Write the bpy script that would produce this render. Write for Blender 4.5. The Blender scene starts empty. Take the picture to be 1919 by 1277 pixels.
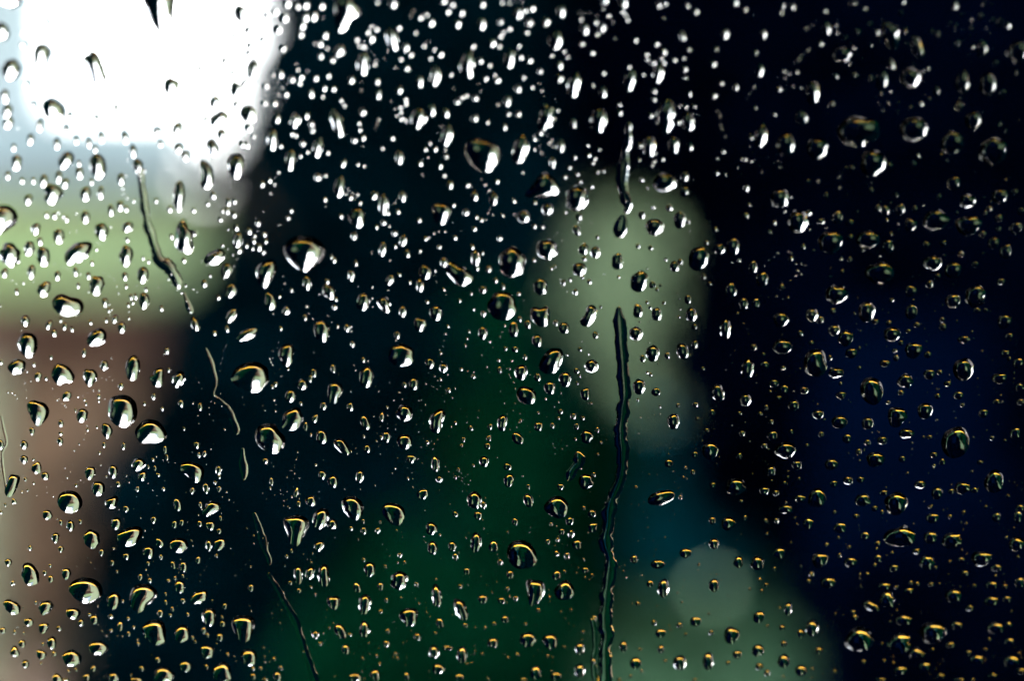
import bpy, math, random
import numpy as np
from mathutils import Vector, Matrix

R = math.radians
S = bpy.context.scene
COL = S.collection
rng = random.Random(11)
nrg = np.random.default_rng(11)

# ------------------------------------------------------------------ camera
CAM_Z = 1.5
cam_data = bpy.data.cameras.new("camera")
cam = bpy.data.objects.new("camera", cam_data)
COL.objects.link(cam)
cam.location = (0, 0, CAM_Z)
cam.rotation_euler = (R(90), 0, 0)
cam_data.lens = 50
cam_data.sensor_width = 36
cam_data.clip_start = 0.01
cam_data.clip_end = 500
cam_data.dof.use_dof = True
cam_data.dof.focus_distance = 0.45
cam_data.dof.aperture_fstop = 1.75
S.camera = cam

# ------------------------------------------------------------------ world, sun, exposure
SUN_EL, SUN_AZ = R(46), R(-46)           # overcast: soft sun behind cloud, ahead and to the left
w = bpy.data.worlds.new("World")
S.world = w
w.use_nodes = True
nt = w.node_tree
bg = nt.nodes["Background"]
sky = nt.nodes.new("ShaderNodeTexSky")
sky.sky_type = 'NISHITA'
sky.sun_disc = False
sky.sun_elevation = SUN_EL
sky.sun_rotation = SUN_AZ
sky.air_density = 1.0
sky.dust_density = 4.0
sky.ozone_density = 1.0
hs = nt.nodes.new("ShaderNodeHueSaturation")   # cloud cover takes most of the blue out
hs.inputs["Saturation"].default_value = 0.28
nt.links.new(sky.outputs[0], hs.inputs["Color"])
nt.links.new(hs.outputs[0], bg.inputs["Color"])
bg.inputs["Strength"].default_value = 0.15
sd = bpy.data.lights.new("sun", 'SUN')
sd.energy = 0.5
sd.angle = R(14)
sd.color = (1.0, 0.96, 0.9)
sun = bpy.data.objects.new("sun", sd)
COL.objects.link(sun)
dirv = Vector((math.sin(SUN_AZ) * math.cos(SUN_EL), math.cos(SUN_AZ) * math.cos(SUN_EL), math.sin(SUN_EL)))
sun.rotation_euler = dirv.to_track_quat('Z', 'Y').to_euler()
vs = S.view_settings
S.display_settings.display_device = 'sRGB'
vs.view_transform = 'Standard'
vs.look = 'None'
vs.gamma = 1
vs.use_curve_mapping = False
vs.exposure = 3.35
cy = S.cycles
cy.max_bounces = 16
cy.transmission_bounces = 14
cy.transparent_max_bounces = 16
cy.glossy_bounces = 6
cy.diffuse_bounces = 3
cy.caustics_refractive = True
cy.sample_clamp_indirect = 8
cy.use_denoising = True

# ------------------------------------------------------------------ helpers
PX = 36 / 50 / 1919                       # tangent per photo pixel


def at(px, py, Y):
    """The point at distance Y in front of the camera that the photo shows at a pixel."""
    return Vector(((px - 959.5) * PX * Y, Y, CAM_Z + (638.5 - py) * PX * Y))


def tag(o, label=None, cat=None, group=None, kind=None):
    if label: o["label"] = label
    if cat: o["category"] = cat
    if group: o["group"] = group
    if kind: o["kind"] = kind
    return o


def link(name, me, mat=None, parent=None):
    o = bpy.data.objects.new(name, me)
    COL.objects.link(o)
    if mat is not None: me.materials.append(mat)
    if parent is not None: o.parent = parent
    return o


def empty(name, loc=(0, 0, 0), rz=0):
    o = bpy.data.objects.new(name, None)
    COL.objects.link(o)
    o.location = loc
    o.rotation_euler = (0, 0, rz)
    return o


def mesh(name, v, f, smooth=False):
    me = bpy.data.meshes.new(name)
    me.from_pydata([tuple(map(float, p)) for p in v], [], f)
    if smooth: me.polygons.foreach_set("use_smooth", [True] * len(me.polygons))
    me.update()
    return me


class MB:
    def __init__(s): s.v, s.f = [], []

    def box(s, x0, x1, y0, y1, z0, z1):
        b = len(s.v)
        s.v += [(x0, y0, z0), (x1, y0, z0), (x1, y1, z0), (x0, y1, z0), (x0, y0, z1), (x1, y0, z1), (x1, y1, z1), (x0, y1, z1)]
        s.f += [tuple(b + i for i in q) for q in ((3, 2, 1, 0), (4, 5, 6, 7), (0, 1, 5, 4), (1, 2, 6, 5), (2, 3, 7, 6), (3, 0, 4, 7))]
        return s

    def lathe(s, prof, n=20, c=(0, 0, 0)):
        b = len(s.v)
        for r, z in prof:
            for i in range(n):
                a = 2 * math.pi * i / n
                s.v.append((c[0] + r * math.cos(a), c[1] + r * math.sin(a), c[2] + z))
        for j in range(len(prof) - 1):
            for i in range(n):
                k = (i + 1) % n
                s.f.append((b + j * n + i, b + j * n + k, b + (j + 1) * n + k, b + (j + 1) * n + i))
        s.f.append(tuple(b + i for i in reversed(range(n))))
        s.f.append(tuple(b + (len(prof) - 1) * n + i for i in range(n)))
        return s

    def tube(s, pts, rad, n=8):
        b = len(s.v)
        for p, r in zip(pts, rad):
            for i in range(n):
                a = 2 * math.pi * i / n
                s.v.append((p[0] + r * math.cos(a), p[1] + r * math.sin(a), p[2]))
        for j in range(len(pts) - 1):
            for i in range(n):
                k = (i + 1) % n
                s.f.append((b + j * n + i, b + j * n + k, b + (j + 1) * n + k, b + (j + 1) * n + i))
        return s

    def build(s, name, mat, parent=None, bevel=0, smooth=False):
        o = link(name, mesh(name, s.v, s.f, smooth), mat, parent)
        if bevel:
            m = o.modifiers.new("edge", 'BEVEL')
            m.width = bevel
            m.segments = 2
        return o


def material(name, col, rough=0.8, var=0.0, scale=8.0, col2=None, bump=0.0, spec=0.5):
    m = bpy.data.materials.new(name)
    m.use_nodes = True
    t = m.node_tree
    p = t.nodes["Principled BSDF"]
    p.inputs["Base Color"].default_value = (*col, 1)
    p.inputs["Roughness"].default_value = rough
    p.inputs["Specular IOR Level"].default_value = spec
    if var or col2 or bump:
        tc = t.nodes.new("ShaderNodeTexCoord")
        no = t.nodes.new("ShaderNodeTexNoise")
        no.inputs["Scale"].default_value = scale
        no.inputs["Detail"].default_value = 6
        t.links.new(tc.outputs["Object"], no.inputs["Vector"])
        rp = t.nodes.new("ShaderNodeValToRGB")
        c2 = col2 or tuple(c * (1 - var) for c in col)
        rp.color_ramp.elements[0].color = (*c2, 1)
        rp.color_ramp.elements[0].position = 0.3
        rp.color_ramp.elements[1].color = (*col, 1)
        rp.color_ramp.elements[1].position = 0.7
        t.links.new(no.outputs["Fac"], rp.inputs[0])
        t.links.new(rp.outputs[0], p.inputs["Base Color"])
        if bump:
            bp = t.nodes.new("ShaderNodeBump")
            bp.inputs["Strength"].default_value = bump
            t.links.new(no.outputs["Fac"], bp.inputs["Height"])
            t.links.new(bp.outputs[0], p.inputs["Normal"])
    return m


def brick_material():
    m = bpy.data.materials.new("brown brick")
    m.use_nodes = True
    t = m.node_tree
    p = t.nodes["Principled BSDF"]
    p.inputs["Roughness"].default_value = 0.85
    tc = t.nodes.new("ShaderNodeTexCoord")
    mp = t.nodes.new("ShaderNodeMapping")
    mp.inputs["Rotation"].default_value = (R(90), 0, 0)
    br = t.nodes.new("ShaderNodeTexBrick")
    br.inputs["Scale"].default_value = 1.0
    br.inputs["Brick Width"].default_value = 0.225
    br.inputs["Row Height"].default_value = 0.075
    br.inputs["Mortar Size"].default_value = 0.005
    br.inputs["Color1"].default_value = (0.51, 0.285, 0.195, 1)
    br.inputs["Color2"].default_value = (0.46, 0.27, 0.185, 1)
    br.inputs["Mortar"].default_value = (0.58, 0.42, 0.30, 1)
    t.links.new(tc.outputs["Object"], mp.inputs[0])
    t.links.new(mp.outputs[0], br.inputs["Vector"])
    t.links.new(br.outputs["Color"], p.inputs["Base Color"])
    return m


def leaf_material(name, a, b):
    m = bpy.data.materials.new(name)
    m.use_nodes = True
    t = m.node_tree
    p = t.nodes["Principled BSDF"]
    p.inputs["Roughness"].default_value = 0.95
    p.inputs["Specular IOR Level"].default_value = 0.0
    g = t.nodes.new("ShaderNodeNewGeometry")
    rp = t.nodes.new("ShaderNodeValToRGB")
    rp.color_ramp.elements[0].color = (*a, 1)
    rp.color_ramp.elements[1].color = (*b, 1)
    t.links.new(g.outputs["Random Per Island"], rp.inputs[0])
    t.links.new(rp.outputs[0], p.inputs["Base Color"])
    return m


M = {
    "grass": material("lawn", (0.02, 0.055, 0.028), 0.9, scale=3, col2=(0.012, 0.04, 0.021), bump=0.3, spec=0.1),
    "blade": leaf_material("grass blades", (0.012, 0.05, 0.02), (0.03, 0.08, 0.035)),
    "soil": material("wet soil", (0.022, 0.02, 0.018), 0.85, 0.4, 12, bump=0.4),
    "paving": material("brown paving", (0.50, 0.33, 0.24), 0.7, 0.25, 5),
    "sage": material("sage render", (0.29, 0.375, 0.20), 0.9, 0.10, 2.5, bump=0.05),
    "cream": material("cream render", (0.30, 0.32, 0.20), 0.9, 0.10, 2, bump=0.05),
    "olive": material("olive cream render", (0.28, 0.32, 0.195), 0.9, 0.12, 2, bump=0.05),
    "coping": material("red brown coping", (0.15, 0.07, 0.05), 0.85, 0.2, 6),
    "block": material("pale sky fade", (0.31, 0.355, 0.365), 0.9, 0.1, 1.5),  # tone stands in for the dimmer side of the sky
    "brick": brick_material(),
    "roof": material("slate roof", (0.08, 0.085, 0.09), 0.6, 0.3, 9),
    "yellow": material("yellow paint", (0.85, 0.46, 0.03), 0.45, 0.12, 14),
    "bark": material("dark bark", (0.035, 0.028, 0.022), 0.95, 0.4, 10, bump=0.5),
    "teal": material("teal paint", (0.001, 0.085, 0.125), 0.9, 0.2, 6, spec=0.03),
    "navy": material("navy plastic", (0.0001, 0.0016, 0.0080), 0.9, 0.2, 6, spec=0.0),
    "room": material("dark interior", (0.018, 0.018, 0.02), 0.9, 0.2, 4),
    "frame": material("black window frame", (0.015, 0.015, 0.016), 0.5),
    "metal": material("dark metal", (0.03, 0.03, 0.03), 0.5),
    "block2": material("darker sky fade", (0.19, 0.245, 0.258), 0.9, 0.1, 1.5),  # darker step of the imitated sky fade
    "glasspale": material("dark window glass", (0.03, 0.04, 0.045), 0.1),
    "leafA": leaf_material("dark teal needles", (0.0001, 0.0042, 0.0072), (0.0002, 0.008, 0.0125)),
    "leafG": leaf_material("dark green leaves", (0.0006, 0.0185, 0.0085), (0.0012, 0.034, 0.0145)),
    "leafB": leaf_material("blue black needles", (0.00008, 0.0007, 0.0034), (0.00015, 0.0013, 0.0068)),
    "leafL": leaf_material("light green leaves", (0.06, 0.20, 0.08), (0.14, 0.34, 0.17)),
}
lamp = bpy.data.materials.new("lit lamp glass")
lamp.use_nodes = True
lp = lamp.node_tree.nodes["Principled BSDF"]
lp.inputs["Base Color"].default_value = (0.16, 0.34, 0.19, 1)
lp.inputs["Emission Color"].default_value = (0.62, 1.0, 0.66, 1)
lp.inputs["Emission Strength"].default_value = 0.13
water = bpy.data.materials.new("rain water")
water.use_nodes = True
t = water.node_tree
t.nodes.remove(t.nodes["Principled BSDF"])
gl = t.nodes.new("ShaderNodeBsdfGlass")
gl.inputs["IOR"].default_value = 1.333
gl.inputs["Roughness"].default_value = 0.0
t.links.new(gl.outputs[0], t.nodes["Material Output"].inputs["Surface"])
contact = bpy.data.materials.new("rain water touching the glass")   # the wetted face: no air gap, so nothing is mirrored there
contact.use_nodes = True
t = contact.node_tree
t.nodes.remove(t.nodes["Principled BSDF"])
rf = t.nodes.new("ShaderNodeBsdfRefraction")
rf.inputs["IOR"].default_value = 1.333
rf.inputs["Roughness"].default_value = 0.0
t.links.new(rf.outputs[0], t.nodes["Material Output"].inputs["Surface"])
panemat = bpy.data.materials.new("clear pane glass")
panemat.use_nodes = True
t = panemat.node_tree
t.nodes.remove(t.nodes["Principled BSDF"])
tr = t.nodes.new("ShaderNodeBsdfTransparent")
tr.inputs["Color"].default_value = (0.975, 0.985, 0.98, 1)
t.links.new(tr.outputs[0], t.nodes["Material Output"].inputs["Surface"])

# ------------------------------------------------------------------ the pane's plane (leans in at the top, turned a little)
PA, PB = 0.0232, -0.215                   # depth change per unit right / up
P0 = 0.45 + PB * 0.0357


def on_pane(px, py):
    rx, rz = (px - 959.5) * PX, (638.5 - py) * PX
    Y = P0 / (1 - PA * rx - PB * rz)
    return Vector((rx * Y, Y, CAM_Z + rz * Y))


PC = on_pane(959.5, 638.5)
PN = Vector((-PA, 1, -PB)).normalized()   # outwards
PE1 = Vector((1, PA, 0)).normalized()
PE2 = PE1.cross(PN).normalized()
if PE2.z < 0: PE2 = -PE2
PMAT = Matrix(((PE1.x, PE2.x, PN.x, PC.x), (PE1.y, PE2.y, PN.y, PC.y), (PE1.z, PE2.z, PN.z, PC.z), (0, 0, 0, 1)))
PINV = PMAT.inverted()


def st(px, py):
    q = PINV @ on_pane(px, py)
    return q.x, q.y


# ================================================================== SETTING
def sheet(name, pts, z, mat, n=1):
    o = link(name, mesh(name, [(x, y, z) for x, y in pts], [tuple(range(len(pts)))]), mat)
    return tag(o, kind="structure")


sheet("ground", [(-150, -60), (150, -60), (150, 200), (-150, 200)], 0.0, M["grass"])
sheet("flower_bed", [(-6, 0.35), (6, 0.35), (6, 2.58), (-6, 2.58)], 0.006, M["soil"])
sheet("path", [(-7, 3.42), (-1.05, 3.42), (-1.75, 6.6), (-7, 6.6)], 0.008, M["paving"])

# the dark room the picture is taken from: wall with a window opening in the pane's plane, and the shell behind it
W2, H2 = 0.34, 0.27
mb = MB()
mb.box(-1.4, -W2 - 0.05, -1.35, 0.9, -0.06, 0.06)
mb.box(W2 + 0.05, 1.4, -1.35, 0.9, -0.06, 0.06)
mb.box(-W2 - 0.05, W2 + 0.05, H2 + 0.05, 0.9, -0.06, 0.06)
mb.box(-W2 - 0.05, W2 + 0.05, -1.35, -H2 - 0.05, -0.06, 0.06)
o = mb.build("wall", M["room"])
o.matrix_world = PMAT
tag(o, kind="structure")
o = MB().box(-1.4, 1.4, -2.2, 0.2, 2.16, 2.24).build("ceiling", M["room"]); tag(o, kind="structure")
o = MB().box(-1.4, 1.4, -2.2, 0.62, 0.1, 0.2).build("floor", M["room"]); tag(o, kind="structure")
o = MB().box(-1.5, -1.4, -2.2, 0.62, 0.1, 2.24).build("side_wall", M["room"]); tag(o, kind="structure")
o = MB().box(1.4, 1.5, -2.2, 0.62, 0.1, 2.24).build("side_wall", M["room"]); tag(o, kind="structure")
o = MB().box(-1.5, 1.5, -2.3, -2.2, 0.1, 2.24).build("rear_wall", M["room"]); tag(o, kind="structure")

win = empty("window")
win.matrix_world = PMAT
tag(win, "clear window pane spattered all over with rain, dark room on the near side", "window")
MB().box(-W2, W2, -H2, H2, -0.0042, -0.0002).build("pane", panemat, win)
fb = MB()
fb.box(-W2 - 0.05, -W2, -H2 - 0.05, H2 + 0.05, -0.03, 0.012)
fb.box(W2, W2 + 0.05, -H2 - 0.05, H2 + 0.05, -0.03, 0.012)
fb.box(-W2, W2, H2, H2 + 0.05, -0.03, 0.012)
fb.box(-W2, W2, -H2 - 0.05, -H2, -0.03, 0.012)
fb.build("frame", M["frame"], win)

# pale sage wall far across the garden
gw = empty("garden_wall", (0, 10.2, 0))
tag(gw, "pale sage green wall blurred far behind the drops, bright under the white sky", "wall")
MB().box(-9.5, 6, 0, 0.25, 0, 2.50).build("wall_face", M["sage"], gw)
MB().box(-9.55, 6.05, -0.04, 0.29, 2.50, 2.60).build("coping", M["coping"], gw)

fb_ = empty("sky_fade_backdrop", (at(-560, 0, 38).x, 38, 0))  # added backdrop: stepped boxes imitate the sky dimming to the left and low down
tag(fb_, "added pale blue grey backdrop standing in for the fading sky above the sage wall", "added backdrop")
X = lambda px: at(px, 0, 38).x - fb_.location.x
MB().box(0, X(68), 0, 2, 0, 13).build("fade_left", M["block"], fb_)
MB().box(X(68) + .01, X(330), 0.5, 2.5, 0, at(0, 190, 38).z).build("fade_rear", M["block"], fb_)
MB().box(0, X(330), -2.5, -.01, 0, at(0, 262, 36).z).build("fade_front", M["block2"], fb_)
x1 = X(68)
for zz in (7.6, 10.2):
    for xx in (1.2, 3.6, 6.0):
        if xx + 1.1 < x1: MB().box(xx, xx + 1.1, -.05, .05, zz, zz + 1.3).build("window_pane", M["glasspale"], fb_)

# brown brick wall in front of it, at the left
bw = empty("brick_wall", (0, 7.0, 0))
tag(bw, "low brown brick wall blurred below the pale sage wall", "wall")
x1 = at(395, 560, 7).x
MB().box(-7, x1, 0, 0.22, 0, 1.30).build("wall_face", M["brick"], bw)
MB().box(-7.03, x1 + 0.03, -0.03, 0.25, 1.30, 1.72).build("coping", M["coping"], bw)

# house at the far left, turned along the line of sight
a = R(21.5)
hs_ = empty("house", (-1.98, 5.0, 0), a)
tag(hs_, "pale olive cream house wall just past the bright sky side", "house")
MB().box(-6, 0, 0, 4, 0, 3.55).build("wall_face", M["olive"], hs_)
rb = MB()
rb.v = [(-6.2, -0.25, 3.5), (0.02, -0.25, 3.5), (0.02, 4.2, 3.5), (-6.2, 4.2, 3.5), (-6.2, 2, 4.2), (0.02, 2, 4.2)]
rb.f = [(0, 1, 5, 4), (2, 3, 4, 5), (1, 2, 5), (3, 0, 4), (3, 2, 1, 0)]
rb.build("roof", M["roof"], hs_)
wb = MB().box(-3.3, -2.1, -0.03, 0.02, 1.0, 2.2).build("window_pane", M["glasspale"], hs_)
fr = MB()
for x in (-3.36, -2.73, -2.1): fr.box(x, x + 0.06, -0.06, -0.031, 0.94, 2.26)
for z in (0.94, 2.2): fr.box(-3.30, -2.1, -0.058, -0.032, z, z + 0.06)
fr.build("window_frame", M["coping"], hs_)

gp = empty("gate_post", (at(-55, 640, 5).x + 0.0, 4.7, 0))
tag(gp, "pale cream post at the edge beside the brown wall", "post")
MB().box(-0.13, 0.13, 0, 0.26, 0, 1.45).build("shaft", M["cream"], gp)
MB().box(-0.16, 0.16, -0.03, 0.29, 1.45, 1.53).build("cap", M["coping"], gp)

# yellow painted kerb between the flower bed and the path
kb = MB().box(-6.5, 0.9, 2.6, 3.4, 0.0, 0.30).build("kerb", M["yellow"], bevel=0.015)
tag(kb, "wide low yellow painted kerb, seen upside down as the yellow cap inside the drops", "kerb")


# ------------------------------------------------------------------ trees
def leaf_cloud(lobes, n, size, mat, name, parent, base):
    """Leaf sized folded faces spread through several lobes, denser towards their skins."""
    vol = np.array([l[3] * l[4] * l[5] for l in lobes]) ** 0.75
    pick = nrg.choice(len(lobes), n, p=vol / vol.sum())
    L = np.array(lobes)[pick]
    d = nrg.normal(size=(n, 3)); d /= np.linalg.norm(d, axis=1)[:, None]
    rad = nrg.random(n) ** 0.38 * (1 + 0.10 * nrg.normal(size=n))
    c = L[:, :3] + d * rad[:, None] * L[:, 3:6] - np.array(base)
    u = nrg.normal(size=(n, 3)); u /= np.linalg.norm(u, axis=1)[:, None]
    v = np.cross(u, nrg.normal(size=(n, 3))); v /= np.linalg.norm(v, axis=1)[:, None]
    s = size * (0.6 + 0.8 * nrg.random(n))[:, None]
    nn = np.cross(u, v)
    P = np.stack([c - u * s, c + v * s * .42 + nn * s * .12, c + u * s, c - v * s * .42 + nn * s * .12], 1).reshape(-1, 3)
    me = bpy.data.meshes.new(name)
    me.vertices.add(4 * n); me.vertices.foreach_set("co", P.ravel())
    me.loops.add(4 * n); me.loops.foreach_set("vertex_index", np.arange(4 * n, dtype=np.int32))
    me.polygons.add(n)
    me.polygons.foreach_set("loop_start", np.arange(0, 4 * n, 4, dtype=np.int32))
    me.update(calc_edges=True)
    return link(name, me, mat, parent)


def tree(name, label, cat, base, lobes, n, size, leaf, trunk_r, top, group=None):
    e = empty(name, base)
    tag(e, label, cat, group)
    tb = MB()
    k = 7
    pts = [((rng.random() - .5) * .1 * (i > 0), (rng.random() - .5) * .1 * (i > 0), top * i / (k - 1)) for i in range(k)]
    tb.tube(pts, [trunk_r * (1.3 if i == 0 else 1 - .75 * i / (k - 1)) for i in range(k)], 10)
    for i in range(2, k - 1):                        # limbs
        for j in range(3):
            an = rng.random() * 6.28
            ln = top * .16
            p = pts[i]
            tb.tube([p, (p[0] + math.cos(an) * ln * .5, p[1] + math.sin(an) * ln * .5, p[2] + ln * .25), (p[0] + math.cos(an) * ln, p[1] + math.sin(an) * ln, p[2] + ln * .6)],
                    [trunk_r * .35, trunk_r * .22, trunk_r * .08], 6)
    tb.build("trunk", M["bark"], e)
    leaf_cloud(lobes, n, size, leaf, "crown", e, base)
    return e


def lb(px, py, rx, ry, Y, dep=None):
    c = at(px, py, Y)
    return (c.x, c.y, c.z, rx * PX * Y, dep or rx * PX * Y * .8, ry * PX * Y)


Y = 5.0
A = [lb(1270, -1700, 330, 420, Y), lb(1180, -1250, 330, 420, Y), lb(1060, -800, 310, 400, Y), lb(920, -400, 290, 350, Y), lb(775, -80, 260, 260, Y), lb(745, 170, 265, 250, Y), lb(735, 400, 305, 270, Y), lb(690, 700, 360, 290, Y),
     lb(600, 1050, 410, 350, Y), lb(560, 1420, 430, 330, Y), lb(480, 860, 200, 190, Y), lb(420, 1130, 200, 220, Y), lb(450, 760, 130, 190, Y), lb(410, 850, 110, 190, Y)]
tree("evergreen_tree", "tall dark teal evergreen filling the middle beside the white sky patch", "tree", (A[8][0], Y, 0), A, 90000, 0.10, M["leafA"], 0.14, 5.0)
Y = 5.4
B = [lb(1130, 110, 250, 225, Y), lb(1170, -30, 250, 190, Y), lb(1110, 190, 190, 150, Y), lb(1230, 200, 170, 150, Y), lb(1480, -150, 290, 260, Y), lb(1600, 200, 335, 420, Y), lb(1645, 620, 375, 320, Y), lb(1850, 980, 400, 300, Y), lb(1930, 1350, 360, 300, Y), lb(1600, -550, 470, 500, Y), lb(1600, -1150, 470, 500, Y), lb(1350, -1500, 330, 450, Y), lb(1300, -800, 300, 450, Y), lb(1300, -300, 260, 260, Y), lb(1750, -1700, 350, 450, Y), lb(1750, -2400, 320, 450, Y), lb(1750, -3000, 230, 420, Y), lb(1390, 860, 90, 120, Y)]
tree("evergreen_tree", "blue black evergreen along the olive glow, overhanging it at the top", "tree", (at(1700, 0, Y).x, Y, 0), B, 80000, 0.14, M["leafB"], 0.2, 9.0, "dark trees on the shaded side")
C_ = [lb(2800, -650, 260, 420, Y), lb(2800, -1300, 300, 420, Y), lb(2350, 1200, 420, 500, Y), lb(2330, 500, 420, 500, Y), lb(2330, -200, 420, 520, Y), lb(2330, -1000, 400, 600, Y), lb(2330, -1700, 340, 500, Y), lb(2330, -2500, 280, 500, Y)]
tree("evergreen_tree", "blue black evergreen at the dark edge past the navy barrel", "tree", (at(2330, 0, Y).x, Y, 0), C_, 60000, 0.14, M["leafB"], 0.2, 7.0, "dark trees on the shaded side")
Y = 5.2
sh = [lb(930, 1010, 120, 330, 4.6), lb(820, 1270, 260, 260, 4.4), lb(915, 790, 110, 240, 4.6)]
tree("shrub", "dark green shrub blurred in front of the evergreen beside the olive glow", "shrub", (at(880, 0, 4.5).x, 4.5, 0), sh, 14000, 0.055, M["leafG"], 0.04, 1.2)
D_ = [lb(3060, 300, 300, 700, 5.2), lb(3060, -800, 320, 700, 5.2), lb(3700, -800, 420, 560, 5.2), lb(4350, 200, 430, 1000, 5.2), lb(4350, -900, 400, 600, 5.2), lb(5200, 200, 600, 900, 5.2)]
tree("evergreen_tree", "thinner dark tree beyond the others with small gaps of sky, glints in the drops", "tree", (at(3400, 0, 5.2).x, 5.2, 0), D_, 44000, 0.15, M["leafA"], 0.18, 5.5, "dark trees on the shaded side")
sh = [lb(3660, 800, 240, 300, 5.6), lb(3600, 1150, 300, 250, 5.6), lb(3680, 420, 260, 220, 5.6)]
tree("shrub", "light green bush past the dark trees, a green glint in the drops", "shrub", (at(3650, 0, 5.6).x, 5.6, 0), sh, 1500, 0.05, M["leafL"], 0.05, 1.6)

# dark teal planter on the lawn in front of the wall
tp = empty("planter", (at(1260, 0, 8.6).x, 8.6, 0))
tag(tp, "dark teal box planter low in the gap under the olive glow", "planter")
pb = MB(); pb.box(-.5, .5, -.2, .2, 0.05, .98); pb.build("box", M["teal"], tp, bevel=.01)
MB().box(-.55, .55, -.25, .25, .98, 1.04).build("rim", M["teal"], tp, bevel=.01)

# navy barrel before the right-hand trees
gs = [lb(1070, 870, 150, 190, 7.4), lb(1030, 1080, 150, 170, 7.4)]
tree("shrub", "dark green shrub low in the gap under the olive glow", "shrub", (at(1130, 0, 7.4).x, 7.4, 0), gs, 3200, 0.06, M["leafG"], 0.03, 1.2)
gs = [lb(1140, 570, 200, 260, 7.7)]  # thin foliage added to darken the wall seen through the gap
tree("dimming_leaves", "sparse leaves added in the gap to dim the olive glow", "tree", (at(1150, 0, 7.7).x, 7.7, 0), gs, 230, 0.06, M["leafG"], 0.02, 2.2)

sh = [lb(1670, 1190, 140, 140, 3.3), lb(1840, 1180, 170, 170, 3.3)]
tree("shrub", "black low shrub hiding the foot of the navy barrel", "shrub", (at(1680, 0, 3.3).x, 3.3, 0), sh, 3500, 0.06, M["leafB"], 0.03, 0.8)
nb = empty("barrel", (at(1690, 0, 3.9).x, 3.9, 0))
tag(nb, "navy blue barrel, a dim blue blur in front of the dark trees", "barrel")
MB().lathe([(.20, 0), (.24, .3), (.255, .75), (.24, 1.2), (.21, 1.5)], 28).build("drum", M["navy"], nb, smooth=False)
for z in (.28, .75, 1.22): MB().lathe([(.262, z - .02), (.27, z), (.262, z + .02)], 28).build("hoop", M["navy"], nb)
MB().lathe([(.225, 1.5), (.225, 1.54), (.08, 1.56)], 28).build("lid", M["navy"], nb)

# small lit garden lamp, out of focus
lc = at(1335, 1105, 6.2)
gl_ = empty("garden_lamp", (lc.x, lc.y, 0))
tag(gl_, "small lit garden lamp blurred to a pale round disc low down", "lamp")
MB().lathe([(.012, 0), (.012, lc.z - .05), (.03, lc.z - .03)], 10).build("stem", M["metal"], gl_)
MB().lathe([(.012, lc.z - .028), (.026, lc.z - .014), (.030, lc.z), (.026, lc.z + .014), (.012, lc.z + .026)], 16).build("bulb", lamp, gl_, smooth=True)

# lawn blades
n = 16000
gx = nrg.uniform(-2.0, 2.6, n); gy = nrg.uniform(2.9, 10.0, n)
keep = ~((gx < -0.95) & (gy < 6.8))
gx, gy = gx[keep], gy[keep]
n = len(gx)
hh = nrg.uniform(.03, .08, n); an = nrg.uniform(0, 6.28, n); ln = nrg.uniform(-.03, .03, (n, 2))
P = np.zeros((n, 3, 3))
P[:, 0] = np.stack([gx - np.cos(an) * .012, gy - np.sin(an) * .012, np.zeros(n)], 1)
P[:, 1] = np.stack([gx + np.cos(an) * .012, gy + np.sin(an) * .012, np.zeros(n)], 1)
P[:, 2] = np.stack([gx + ln[:, 0], gy + ln[:, 1], hh], 1)
me = bpy.data.meshes.new("grass")
me.vertices.add(3 * n); me.vertices.foreach_set("co", P.ravel())
me.loops.add(3 * n); me.loops.foreach_set("vertex_index", np.arange(3 * n, dtype=np.int32))
me.polygons.add(n); me.polygons.foreach_set("loop_start", np.arange(0, 3 * n, 3, dtype=np.int32))
me.update(calc_edges=True)
tag(link("grass", me, M["blade"]), "dark wet grass of the lawn", "grass", kind="stuff")

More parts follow.
